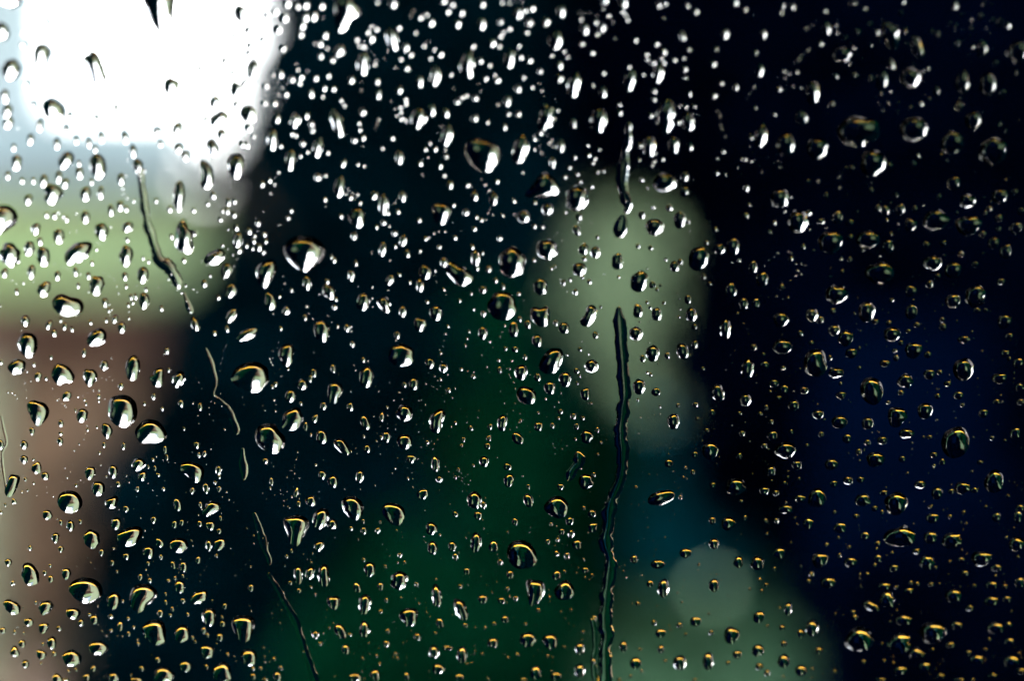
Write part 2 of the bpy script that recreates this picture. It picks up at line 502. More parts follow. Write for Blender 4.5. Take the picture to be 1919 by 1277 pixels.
# ================================================================== RAINDROPS
# per tile of the photo (480 x 320 px, enlarged 3.992 times): centre x, centre y, width, height, lean of the top to the right
Z = 3.992
TILES = {
(0, 0): """70 5 160 100;15 235 100 130;82 520 125 155 25;35 715 62 95;55 830 70 105 20;62 915 72 95 35;295 935 45 90 8;228 1040 48 80 15;425 1075 50 80;
490 970 38 60 15;103 1100 35 55 10;125 1215 72 115 10;495 1198 95 140 40;602 1270 50 60;1280 650 115 140 15;1815 100 95 130 -35;1780 670 90 100 -25;1612 765 80 95 15;
1870 850 110 115 -20;1640 890 85 150 60;1662 1010 58 72;1592 1112 80 125 -15;1770 1240 125 175 10;1900 520 75 130 10;330 165 55 70 20;168 330 45 50;425 235 40 45 20;190 625 40 50 15;
240 785 40 50;518 870 40 50;870 820 45 70;722 890 40 55;665 1070 40 65;758 1030 40 75;935 1030 50 85 -5;1325 970 70 110 20;995 1130 50 90;1335 1110 65 70;1385 1165 60 70;1030 1240 75 100;
1200 1075 42 45;1500 520 55 80;1690 460 65 65;1870 225 60 52 ;570 1050 40 52;710 1115 40 48;590 1220 30 45;880 170 70 85 15;1608 410 55 60;1590 590 50 50;1680 575 50 45;1755 545 50 45;1800 570 50 45;
1870 400 48 42;1880 345 48 42;1840 620 36 65 45;1775 780 42 48;1865 955 42 48;1815 1080 34 40;1848 1085 36 44;1175 985 60 55;1540 900 45 45;1765 270 55 42""",
(1, 0): """235 20 75 95 8;145 82 58 62 20;370 35 60 70 30;412 12 60 55;490 42 60 62 20;215 130 65 80 15;370 125 65 80;432 118 72 95 20;345 188 58 62 20;170 215 62 80 15;335 255 55 55;
765 58 58 52;715 42 48 42;1025 25 85 100;1305 165 58 58;1225 128 48 42;1535 92 60 65;1505 175 75 80;1400 5 75 65;1690 28 60 60;1685 175 68 100;1015 285 75 165 -14;862 285 65 75 25;
835 238 48 45;735 248 45 45;480 325 58 58;515 260 50 55 30;205 362 55 70 40;622 380 70 105 40;570 448 48 45;485 415 44 65;798 475 78 165 8;885 483 46 42;1122 352 62 92 15;1155 406 52 44;
1250 340 46 40;1330 367 46 38;1375 403 58 50;1300 433 48 42;1620 343 52 48;1762 318 68 70;1815 343 58 50;1675 453 58 48;1580 485 98 185 5;1895 440 75 135 12;1745 485 46 42;
1715 586 55 52;1782 558 44 38;1800 598 55 50;1340 565 66 150 8;1222 605 64 100;712 596 58 75 35;185 550 56 85;335 575 52 50;270 592 54 58;447 580 55 66 20;325 620 42 40;540 563 46 44;
410 695 64 100;225 703 42 42;75 643 46 42;140 770 58 68 15;65 770 42 42;912 705 56 90 15;1070 672 62 62;1505 760 52 68;1640 733 46 42;1215 880 105 150 15;1312 822 72 112;1420 843 60 85;
1635 882 68 76;1878 755 70 115 10;1855 948 55 66;797 836 56 56 20;377 863 52 56 20;293 898 72 118 20;160 886 48 66 10;415 928 46 44;422 972 50 60 25;605 915 75 225 -15;122 1040 78 155 6;350 1072 44 50;
460 1105 66 150 14;257 1195 72 155 10;652 1222 58 95 32;735 1048 58 54 20;800 1028 46 48 20;1425 1015 74 165 18;1300 1072 46 44;1265 1116 46 44;1340 1112 52 60;1420 1168 46 44;1375 1240 50 52;
1070 1175 68 130;1225 1220 44 44;1845 1108 48 44;945 1108 44 40;330 1168 46 42;90 105 44 42;60 295 50 46;185 1092 36 36;905 605 44 52;755 292 44 62;310 45 46 44;1080 440 48 46;1110 450 44 40;1070 470 42 40;
860 195 44 40;900 215 40 40;790 155 42 40;805 348 46 42;770 340 40 38;1125 508 50 46;1455 555 40 38;1425 1000 30 30;385 1135 36 34;535 1140 36 36;775 970 36 36;768 920 38 38;1085 885 42 42;1080 838 40 40;1075 800 44 42;1118 773 40 40;1115 740 38 38;
660 788 44 42;635 750 40 38;605 753 38 36;578 662 42 44;497 720 40 38;510 657 36 44;1570 712 40 38;1538 725 36 34;1018 1030 38 36;805 1240 38 36;760 1228 34 38;268 1000 38 36;298 1012 40 38;1728 913 38 36;1885 850 40 36;1430 85 50 42;1465 30 46 38;1272 108 44 36;1845 238 44 36;1822 268 46 36;1828 162 46 38;1890 212 46 38;1065 205 44 36;905 15 46 40;785 10 60 36 60""",
(2, 0): """40 95 78 92;140 60 56 46;90 78 48 40;365 82 72 105;250 160 66 76;125 168 60 60;325 300 98 130 15;540 215 74 95;672 203 62 85;830 15 68 80;1095 38 52 48;690 0 60 50;1310 40 44 44;1370 85 46 46;1660 15 58 70 -15;
520 326 50 44;592 392 42 36;45 340 46 38;105 240 46 36;15 395 58 70;60 425 56 60;125 450 60 52;350 485 58 62;208 530 52 50;352 585 68 78;145 650 46 42;42 662 54 60;458 635 84 185 14;878 605 76 165 14;
1090 550 72 140 10;1130 385 60 72;1288 515 52 58;1590 250 64 105;1878 252 52 105 -12;1500 475 50 58;1325 700 50 70;1562 620 44 48;1672 648 42 66 -10;1510 713 44 52;1850 530 60 120 10;678 690 54 92;678 545 44 40;
918 298 42 42;1272 265 44 110 -18;255 880 105 195 14;458 920 54 125;645 900 110 185 8;1145 870 125 260 5;1315 910 85 140 -8;1025 1090 85 165;1205 1085 75 130;1330 1098 50 90;1860 1020 85 170 10;
60 1120 105 210 18;362 1090 54 115;300 1215 58 125;163 1038 42 40;210 992 42 40;45 852 54 52;645 1118 44 42;465 1175 40 36;425 1252 44 40;560 1086 40 44;948 1197 36 36;1122 1190 36 36;1070 1148 34 34;
1060 743 40 42;1060 678 40 46;802 843 40 44;1818 808 32 36 -20;1035 862 40 58;510 142 44 34;617 165 42 36;840 108 46 38;855 146 46 38;818 82 42 34;382 382 44 36;290 415 42 34;412 424 42 34;1000 404 44 38;1012 444 38 34;1055 468 42 36;1115 436 46 36;1130 466 40 34;1210 446 40 34;1275 434 38 34;
868 498 42 36;978 556 42 36;338 822 38 36;248 980 40 38;612 1184 36 36;600 1218 36 36;570 1158 36 36;1060 1206 34 34;1045 1236 32 32;1252 790 34 32;1295 798 36 34;1358 795 34 32;1240 915 36 40;800 780 38 38;1075 325 46 40;630 255 42 36;1740 68 44 42 -25;1322 368 44 40;1522 365 40 38;1820 393 42 50 -25;1532 1183 30 40;1580 1133 28 32;955 1088 34 40;1785 1030 40 60;1688 1252 28 34;1138 22 44 36;80 577 48 36""",
(3, 0): """180 48 52 62 -20;105 42 36 42 -25;95 92 34 36;632 25 50 66 -30;718 60 38 48 -25;990 95 38 50 -20;1008 10 40 50;1392 40 66 125;1608 32 40 56;1730 165 56 95;1520 212 46 58;1588 120 42 58;1668 30 36 40;420 78 38 36;
433 215 64 120 -6;670 240 46 52 -30;760 185 40 48 -25;573 282 36 38;390 325 36 40 -20;915 260 115 215 -20;808 238 52 56;1413 330 54 90;1597 368 72 130;1110 355 75 185 -20;915 482 58 95 -15;500 572 54 68 -20;645 564 54 66 -25;
548 410 140 100;850 600 78 140;1060 580 145 145;1195 508 42 46;1258 682 54 85 -10;1140 776 44 60 -10;1063 803 46 58 -10;1205 740 36 48 -15;1450 620 95 160 -5;1640 630 115 160;1745 700 60 80;1858 545 30 38;330 690 90 175 -4;
80 663 38 42 -15;480 775 34 44 -15;47 855 36 44 -10;248 880 85 110 -15;1425 795 85 90;1530 900 110 130;670 985 310 220;1085 965 205 180;130 1080 130 160;365 1110 150 150;1375 1070 165 170;1680 1130 200 200;780 1220 180 200;
625 1258 50 60;905 1240 70 80;1115 1165 45 60;1085 1228 50 70;708 1105 30 44;755 1118 30 36;1030 325 44 52;770 585 50 52;290 645 50 60;840 702 30 44 -15;895 770 28 34;770 342 32 40;1265 255 60 90 -25;1400 590 50 70;1860 390 140 150;1730 930 30 44;1772 980 32 48;1295 1160 26 40;1335 1208 26 40;1080 480 30 30;1218 232 40 44;1020 228 60 60;1700 470 40 56;1525 355 44 60;1790 190 50 60;1680 150 44 60;1440 105 44 44;1355 172 36 42;1400 190 36 52""",
(0, 1): """395 172 125 145 25;640 172 76 105 15;752 165 46 95 6;328 75 58 92 15;440 45 50 88 10;488 92 52 72 25;595 15 58 85;212 215 58 75 25;640 345 66 90 5;268 432 66 92 15;440 488 82 110 8;760 450 98 122;
955 420 72 92 45;830 295 45 82;900 262 54 72 10;220 580 78 112 15;325 640 96 148;582 612 128 235 55;75 628 150 172;945 635 98 155 10;1070 780 84 122 10;235 755 58 108 10;430 785 46 70 10;35 765 50 72 15;
725 858 104 150 18;330 888 84 125 35;785 985 46 66;1080 975 80 118 5;190 1125 64 80 10;912 1175 62 82 10;365 1155 46 74 35;860 1112 42 64 25;405 1215 44 54;540 510 40 62;935 790 44 62;500 360 34 46;410 335 38 50;350 330 34 42;
905 62 54 84 5;1340 190 88 220 6;1610 648 95 170 60;1700 745 75 108 25;1730 900 72 108 25;1730 1085 60 125 35;1780 520 64 118 15;1460 1150 60 105 -15;1530 845 40 54 10;1270 285 40 50;1285 490 35 46;1595 185 40 52;1755 230 36 42;
1710 235 34 56;1752 330 34 42;1700 300 34 46;725 1250 115 165 55;1850 1225 75 175 62;58 35 40 60 10;165 72 34 44;250 72 32 44;685 82 30 44;945 285 34 48;952 515 30 42;1405 490 30 30;1555 245 28 36;1650 365 34 36;1450 295 34 36;1168 225 30 36;1770 425 34 44;1865 450 42 52;1898 525 30 40;1845 560 28 34;1890 580 24 34;1788 595 50 50;585 860 26 44;662 785 36 52;125 905 30 44;1092 890 24 36;980 945 28 44;1015 940 28 50;960 1005 24 34;995 985 22 36;1208 1030 30 42;1340 580 34 42;1378 670 34 38;1635 950 34 36;1605 1215 34 38;1700 1185 32 50;485 1165 34 56 15;540 1185 28 40;678 1135 26 36;455 1118 22 36;815 1045 22 36;795 1120 22 34;565 755 36 70 0;300 525 42 60;1112 680 26 30;1070 655 24 30;690 690 30 36;945 865 24 34""",
(1, 1): """622 125 74 155 10;460 48 48 58;952 250 68 160 3;880 185 52 66 50;1095 190 48 85;755 350 120 145 5;1385 315 135 160;1405 32 48 50;1450 103 48 62;1580 105 38 38;1632 190 58 70 15;1775 212 60 90;1798 78 36 36;1568 310 42 56;
380 840 58 105;545 905 90 118 -30;105 980 84 130 -5;225 1048 50 72 30;730 488 40 56;945 590 46 110 12;1098 522 48 88 8;1130 622 42 60;710 782 44 90;1000 818 50 88 30;1035 467 38 40 20;1640 655 62 125;1650 730 38 40;1405 685 52 74;
1518 778 130 225 -52;1265 760 92 108;1225 860 50 98;800 982 92 138 12;958 1000 86 128 -25;1095 1055 50 86 8;1345 1065 95 115;1225 1150 90 105 10;1695 890 55 55;1790 820 36 40;1845 868 34 48;1740 735 38 50;1840 1012 210 222;1915 685 195 225;
490 1200 118 165 -5;680 1178 38 62;1695 1215 66 100;1055 1230 48 56;365 1100 30 46;1520 972 30 32;1485 500 36 36;1690 615 28 28;1525 655 28 28;1267 508 30 30;1370 570 32 32;1150 835 28 28;1615 570 34 40;1820 505 36 42;1700 1070 34 46;1430 262 32 32;1475 256 32 32;
185 1180 26 34;1060 305 34 34;985 315 32 32;1220 370 32 32;1645 345 32 32;1682 368 34 34;1632 433 36 38;900 420 30 32;952 388 40 38;705 200 34 38;518 35 36 34;102 72 34 34;515 215 32 32;45 100 40 44;15 390 38 48;62 475 32 40;72 528 28 36;20 570 48 60;55 608 28 34;262 298 30 34;240 352 28 34;258 490 38 44;562 645 34 36;582 668 36 46;520 715 32 34;210 652 26 30;635 340 32 34;778 240 28 28;1040 565 28 30;1225 598 28 28;1070 778 28 28;745 692 30 40;530 828 38 40;586 1020 34 40;596 962 28 34;264 892 26 34;1435 1165 24 24;1625 1037 26 26;1608 920 24 24;1280 980 28 34;1648 728 36 40""",
(2, 1): """55 118 60 88;482 205 165 190 15;262 288 80 86 10;85 345 95 90;495 340 52 64;1140 85 172 135 -4;970 328 52 60;1065 418 132 128;1255 365 82 128;1290 45 50 75;1290 155 50 62;480 445 55 85 -20;
258 588 155 150 15;530 588 72 88 15;620 610 72 92;785 680 82 128;500 738 104 104;1215 718 66 80;1395 658 138 182 15;950 828 125 165 22;1050 855 50 54;210 870 98 128;470 908 38 50;380 838 36 48;
385 1180 78 88;620 1232 44 58;325 1140 34 46;940 1052 72 108;1080 1075 74 108;1340 1080 76 108;1315 965 46 68;925 1220 100 106;185 1275 78 95;10 1190 72 120;1650 570 95 138;1550 588 80 78;1800 725 60 108;1870 815 88 118;
1635 900 84 118;1730 1000 64 98;1822 1000 54 88;1595 1185 80 160;1430 795 30 42;1520 440 30 40;1592 30 32 40;1530 18 38 52;1455 540 28 36;1745 340 46 54;1770 257 30 38;1750 130 40 52;1365 1170 32 46;1258 682 34 42;575 830 38 42;365 118 34 36;353 165 34 34;590 117 34 34;10 225 34 34;168 237 30 30;400 308 28 28;405 200 34 34;540 285 30 30;165 413 34 36;225 420 28 28;160 670 30 30;635 497 30 32;940 565 34 38;1035 578 36 38;535 660 40 34;1150 665 26 28;430 817 32 32;523 800 28 30;48 922 28 30;1085 890 26 30;1008 985 26 28;1030 1025 26 28;660 1020 22 28;1135 990 24 30;1315 380 28 30;970 65 36 34;390 45 32 28;485 25 34 34;505 82 30 28;635 10 36 34;683 3 34 34;1055 272 30 28;1175 275 50 50;115 1150 50 66;55 1110 34 44;795 795 24 24;1110 860 22 24;317 718 26 26;290 733 24 24;1695 670 24 34;1478 848 22 30""",
(3, 1): """85 205 130 140;218 380 145 170;515 350 80 95;465 535 180 170 -15;745 515 175 130;895 570 80 110;985 290 70 90;875 300 62 90;1385 95 95 100;1250 370 190 150;1495 410 190 150;1065 405 90 100;1730 190 115 110;1855 430 95 95;
1685 540 85 90;1775 605 90 105;1230 690 140 110;835 765 210 160;1380 745 125 120;510 925 170 140;735 1055 125 160;1070 1055 90 115;1065 900 85 85;1380 975 115 110;1548 940 150 170;1765 1130 100 110;925 1225 125 115;95 1115 110 115;
325 1080 90 105;390 1118 48 62;490 1195 90 85;578 1255 115 120;238 1220 42 54;1490 225 115 100;820 285 44 64;770 148 34 52 -10;1650 285 46 52;1722 355 58 62;1620 322 32 44;1180 555 46 54;1305 545 48 48;435 185 28 44 -15;300 82 28 36 -20;168 660 34 44;260 570 34 50;100 872 40 48;1205 850 55 60;45 388 26 40;12 460 24 38;920 478 24 40;885 372 24 40;610 665 32 40;545 660 18 34;705 595 20 34;555 757 22 34;1410 315 22 36;1275 195 36 44;955 185 42 50;1095 285 44 44;300 315 44 40;390 380 60 50;610 390 56 50;365 508 30 44;610 500 50 44;480 1050 40 48;645 1072 20 34;800 1130 55 44;1045 1200 44 34;1110 1155 50 44;900 1140 44 44;1265 790 46 40;1740 830 60 50;1545 700 50 44;1440 625 50 44;1840 160 44 44;1890 300 48 60;1720 440 40 50;1600 475 60 50;990 1290 40 40;1305 1170 60 60;1300 1115 44 40;1560 1045 50 40;1625 1045 36 34;920 970 36 36;1800 1240 55 50;1460 1265 90 60;1085 970 24 24""",
(0, 2): """128 190 108 140 60;675 265 104 130 8;780 180 60 80 15;995 200 110 192 8;1180 275 95 150 18;1335 285 88 128 30;285 262 52 76 25;905 335 42 56 20;500 410 62 86 40;615 555 82 112 20;800 668 82 118 -5;
455 615 42 56;450 748 48 62;240 672 42 62;180 775 58 70;778 775 28 46;925 785 32 62 12;180 885 62 66;275 950 74 96 15;338 1008 60 62;1035 922 92 112 50;1065 1010 60 82 35;675 985 82 108 20;848 975 70 106;
735 1102 102 118 10;835 1208 82 112 48;105 1200 40 46;8 775 42 80;1635 965 48 80 8;1542 1098 48 88;1440 1118 36 60 20;1640 1105 28 52 10;1328 1222 62 104 -10;1580 1250 92 150 55;1150 412 32 54 15;1355 465 42 58;1497 490 36 62;1472 775 46 54;
1235 810 30 62;1530 842 28 52 15;1490 850 22 50;1030 1105 28 48 12;885 1070 34 42;740 412 26 40;740 445 20 28;645 465 18 34;632 437 18 26;565 515 18 36;382 118 24 38;255 172 24 40;345 275 24 38;630 85 32 64 10;1250 70 38 50 15;1262 215 24 36;1215 505 24 32;1080 465 22 34;455 690 34 32;790 1135 24 26;570 1078 26 30;1185 1000 30 30;1160 950 22 44;1110 940 18 34;1145 885 26 26;1250 870 22 44;1640 1015 28 34;1610 1058 24 34;1225 1105 26 32;250 885 22 26;745 835 20 26;655 660 22 30;725 640 14 30;1378 655 20 26;1495 455 26 44;1570 1228 90 60 0;190 1035 26 30;252 1062 20 22;208 1115 20 22;165 1128 18 20;1500 1225 28 50;945 1255 44 50;350 1270 60 40;10 155 30 40;40 1225 20 30""",
(1, 2): """228 98 112 172 6;430 238 46 66;575 205 34 66 -8;345 325 80 82;258 410 80 100 20;272 585 145 190 30;825 268 105 165 10;1085 105 190 175;1178 322 66 96 5;505 485 46 66 8;705 490 50 68;440 580 44 72 30;370 640 34 70 8;
492 715 84 112 -10;640 785 85 150 -38;815 612 68 118 -15;975 715 62 86;830 805 56 62;1110 752 116 116;1110 538 122 128;940 570 34 70 8;1350 595 105 195 15;1840 610 72 132 8;1550 735 34 42;1740 725 40 48;1730 785 48 50;1605 650 40 42;
1160 880 72 66;1340 920 60 130;1705 900 72 84;1880 940 60 58;1370 1032 50 50;775 1012 60 104 8;575 1050 80 98;495 1000 60 72;1245 1145 78 95 45;1632 1190 112 138;1890 1040 76 108 15;70 895 46 42 ;115 1050 30 66;320 1215 30 48;
410 1195 82 84;720 20 30 50;800 138 32 42;1300 165 70 80;145 320 34 40 30;120 340 24 32;1865 55 30 34;1820 215 36 52;1815 142 26 26;1535 208 26 26;1380 284 22 22;1625 265 34 34;1490 610 28 28;1280 755 32 32;1535 780 28 28;1515 962 20 36;1490 1018 24 32;1135 1028 22 26;655 872 26 30;710 825 16 20;1625 930 22 28;1750 640 36 50 20;235 670 20 38;410 700 16 32;135 865 20 34;72 850 24 32;105 1100 18 24;445 925 22 26;1900 1000 20 30;1400 200 60 70;1110 325 36 42;1440 365 36 40;1700 1225 44 64;300 1135 30 80 15;805 712 20 28;935 720 28 36;490 1270 80 50;405 280 30 60 15;530 5 30 40;240 210 16 24;335 465 22 32;980 495 20 24""",
(2, 2): """65 232 95 118 8;395 285 90 118;592 185 102 100;280 350 84 104;545 395 68 98;190 270 50 62;480 222 44 46;1050 90 100 124;1275 75 88 125 -12;975 130 40 58;950 340 94 122;1075 380 70 66;1540 388 90 145 -15;1760 210 92 165 5;
1745 440 84 100;1205 600 92 125;1480 820 122 135;195 638 64 72 15;300 632 34 50;480 638 40 52 10;558 715 88 104;40 728 78 105 -35;457 560 42 52;525 574 36 38;550 1050 112 122;360 1090 52 52;120 1192 72 112 -15;
1170 915 62 62;1112 1172 110 215 72;1672 1090 150 135;600 1262 56 55;1495 537 46 54;1370 475 42 42;1365 850 46 52;1720 690 44 48;1700 860 44 50;1500 1080 46 48;1885 785 44 46;1890 975 66 80;1885 1122 72 72;1240 482 28 36;1385 580 32 30;
1455 668 32 36;610 1000 28 46;635 665 30 46;1160 108 40 50;1035 250 26 36;1010 235 22 26;1365 25 44 64 10;1340 25 30 40;20 60 48 46;505 60 34 36;95 120 26 46;1425 205 28 30;1805 45 48 52;1880 100 36 34;1890 180 66 60;120 1088 26 40;1700 540 34 36;1855 545 34 38;1900 500 30 50;1350 980 34 44;1298 950 24 36;1280 1020 24 28;925 1092 26 30;1258 1168 28 42;1710 1200 32 34;640 848 22 28;15 1020 40 70;535 1250 26 36;345 575 24 28;195 535 22 24;62 592 22 24;360 525 40 40;485 312 24 26;470 732 26 24;588 465 26 24;250 430 20 24;1105 490 18 28;938 438 14 30;230 88 24 24;410 100 20 24;500 262 24 24;660 758 28 24;1090 1190 26 30;1650 1165 16 20""",
(3, 2): """105 40 148 115;345 165 170 205;505 235 120 80;620 90 92 80;870 165 78 55;1085 68 128 122;1192 100 56 54;1458 210 155 175;1025 298 118 108;1205 248 88 80;1728 278 112 82;1340 318 60 44;1420 405 78 66;42 315 76 66;
118 365 64 76;268 368 66 60;188 482 82 86;545 405 80 60;372 548 90 74;532 605 122 105;742 615 88 102;962 565 145 158;1172 520 115 128;1032 690 120 75;852 742 78 66;588 730 66 74;740 760 50 50;128 815 160 128;30 708 74 80;800 885 140 118;1235 850 60 44;
472 922 102 90;212 928 76 76;20 975 66 84;596 1042 76 66;690 1037 58 50;488 1068 54 54;1688 1052 148 185;1136 1072 90 66;1262 1138 86 102;1450 1098 120 98;365 1175 135 155;235 1178 84 64;705 1190 118 100;955 1215 175 185;128 1258 120 70;
1845 692 76 94;1608 540 70 72;1868 165 78 86;1878 345 66 64;1885 455 60 52;1770 92 60 60;1800 130 30 36;955 125 44 50;945 70 40 34;680 52 24 34;460 125 34 48;110 200 40 34;75 425 44 38;1280 232 50 40;1265 412 46 44;1450 478 36 36;990 385 50 40;895 458 34 30;
395 698 44 50;675 828 46 56;755 830 44 40;1000 882 50 50;1300 905 44 54;1205 718 44 36;1160 718 20 24;965 680 40 44;170 680 40 38;290 778 32 30;20 605 36 44;55 1135 52 44;1540 1115 60 44;1365 1125 44 40;860 1135 60 44;795 1252 50 48;1040 990 22 24;1580 908 44 30;1672 725 36 36;1790 1160 30 28;1240 930 36 26;1625 1240 30 24;1770 745 28 28;1520 975 26 20;120 1060 34 30;230 1030 24 30;540 318 32 30;680 198 36 28;1705 455 50 44;1880 1250 60 60;1210 1240 40 28;10 195 44 90;1430 15 60 50;1470 15 44 60;600 15 60 44;560 5 44 40;320 12 44 36""",
(0, 3): """355 35 74 78;455 90 28 46;527 115 60 88;870 100 76 98 18;1150 70 46 58 15;415 205 58 86 10;685 215 124 152;972 195 140 205 62;455 290 44 52 10;760 315 38 58 15;945 345 52 52;1112 312 88 98;1335 262 146 118;1195 245 56 74 -25;
1562 262 50 92;1642 255 78 108 35;1305 105 42 64 15;1575 115 70 70;1495 100 36 46;62 390 56 60;225 482 132 190 -10;495 475 68 96 12;380 515 40 58 10;335 467 32 42;850 677 100 142 15;90 725 105 145 -50;340 727 100 130 42;545 772 112 92;
215 837 76 66;605 842 46 60 15;705 818 60 78 12;325 880 72 98 32;900 867 44 82 8;1345 572 80 104;1490 650 92 145 58;1565 797 112 152;1200 770 46 62;1372 422 60 86;1295 410 34 62 -12;1482 372 38 62 15;1050 500 34 58 10;1158 910 178 212 -12;
1362 925 115 148 18;1525 900 34 56 10;1645 950 50 62;165 1000 54 66 10;110 1060 66 92;385 992 74 106 8;308 1082 76 82;190 1152 58 68 12;535 1107 146 136;735 1030 150 114;1550 1058 106 112;1120 1032 56 66;1388 1168 92 92;1662 1212 145 160;
1862 1102 125 138;1180 1120 40 46;1830 1170 56 60;1225 1235 158 140;425 1262 76 84;650 1252 50 62 15;850 1252 82 82;1020 1275 82 46;1878 580 40 58 12;1682 717 34 50 10;20 900 52 50;700 1185 36 54 30;95 545 34 46 25;225 282 34 42;375 415 24 28;
600 85 28 34;1205 348 26 40;1108 398 26 32;840 392 32 42;1122 525 34 40;1360 90 36 48 12;1650 60 22 42;1640 155 34 42;1240 690 26 42;1290 740 22 40;1238 628 18 32;1262 528 26 24;1370 678 34 40;1405 780 24 28;1440 955 26 34;1388 1000 28 34;1460 985 20 24;1665 850 40 46;1552 935 28 40;1660 800 20 26;1620 340 22 34;960 810 28 28;1002 875 24 24;962 925 30 40;830 795 40 36;832 900 26 22;670 780 28 26;440 885 44 36 35;405 1075 36 40;1035 1000 26 26;1060 1185 38 40;1545 1175 26 46;1702 1080 24 30;1895 1245 38 50;1895 1185 30 30;490 1272 50 30;110 912 28 36;268 692 24 30;320 1005 22 30;1300 430 22 24;1310 508 22 34;1368 492 20 30;850 285 22 20;568 1195 24 34;515 1208 18 30;305 1148 20 24;178 920 16 24;198 372 16 20;300 458 20 26;875 460 20 26;920 680 20 34 30;945 15 34 44;10 15 30 30;1150 728 28 26;1275 785 28 26""",
(1, 3): """482 62 118 175 22;570 105 76 82;470 268 66 94 40;805 152 46 62;910 150 36 52 18;710 135 36 34;315 482 66 152;402 470 66 112 18;505 490 88 185;850 442 86 122;1070 525 128 155 20;755 580 54 88 -15;930 570 46 66;812 700 96 165 8;
1312 138 88 104;1320 282 76 110;1467 270 60 82;1490 347 40 62;1645 240 84 160 5;1775 272 72 94 8;1825 387 40 50;1490 30 42 46;1660 40 62 68;1350 642 78 188 -5;1530 742 96 190 -22;1145 795 142 148;1695 667 72 74;1835 677 58 50;1575 457 44 54;1375 845 54 90 -10;
630 905 80 135 -28;810 892 76 142 5;445 932 56 62;975 1000 52 50;1205 947 52 60;1770 992 84 82 -20;1860 817 56 62;670 1042 58 84;1330 1062 80 112;1540 1082 80 142;1430 1032 76 40;1362 1187 96 84;740 1252 98 70;890 1232 76 94;1125 1242 40 64;1520 1250 66 56;
160 1242 60 76;1900 482 52 72;255 543 32 34;320 602 32 36;230 345 24 32;1200 555 28 44;1525 570 36 36;975 672 26 36;930 758 36 30;700 932 40 26;1340 920 26 24;1075 335 34 40;805 370 28 36;967 422 22 34;985 905 32 40;265 305 22 36;330 68 44 40;1880 590 26 48;1895 650 20 30;1885 1105 26 26;1040 1075 28 30;1055 1105 22 26;900 1090 22 24;795 1110 26 24;922 1150 24 20;480 998 32 34;135 1115 24 34;35 1185 24 34;70 1270 44 24;442 630 16 24;1345 518 18 20;800 80 24 36;930 90 16 30;1565 862 34 44 -25;1780 850 30 34;1690 1075 22 26;1735 1262 24 24;580 690 100 110 ;410 575 24 22;405 215 20 36;1375 185 24 20;1110 390 22 26;185 1180 30 40""",
(2, 3): """330 490 62 82 15;430 80 66 66;370 160 42 52;440 175 50 68;600 130 68 78;595 25 66 62;482 258 72 82;332 325 38 48;408 342 40 62;545 450 52 52;265 235 36 46;20 85 46 62;115 968 126 120;285 982 112 132 -18;505 1037 72 104;175 1217 86 116;
325 1242 78 66 -15;505 1202 82 116;910 367 58 68;1088 405 112 76;1295 322 94 80;1508 252 78 90;1130 582 90 154 3;1030 552 50 58;1495 77 50 62;1615 102 112 108 -15;1690 392 72 98;1832 398 102 118;1508 562 80 110;1370 832 84 80;1640 935 118 142;1108 922 82 74;
1250 862 46 48;1060 842 40 46;1842 802 84 104 20;832 1022 60 94;1112 1042 52 72;922 1147 86 100;1252 1142 104 126;1465 1132 82 155;1682 1082 74 70;1838 1052 98 104;1848 1172 66 60;1488 917 42 42;290 105 24 40;340 220 26 36;1850 520 34 34;1898 560 36 36;1865 605 26 28;
1775 592 22 24;1395 408 20 28;940 702 36 36 -20;100 852 24 26;195 748 30 42 -20;365 762 18 20;440 745 20 22;38 1080 34 30;265 1092 24 30;388 1025 24 24;278 655 20 24;545 505 18 20;598 488 22 36;480 470 16 22;390 460 22 28;1615 1145 38 38;1145 1130 32 28;968 1205 24 30;885 1245 24 28;800 1272 36 28;1365 1272 36 28;85 1272 44 30;955 1045 24 26;1298 930 26 26;535 370 18 26;530 910 24 22;1740 58 24 42;1895 80 36 40;1905 180 24 34;1910 870 20 30;1905 1220 50 60;615 810 36 50;605 1130 40 50;1145 203 16 20;25 660 40 40;1270 688 18 22;1470 775 18 22""",
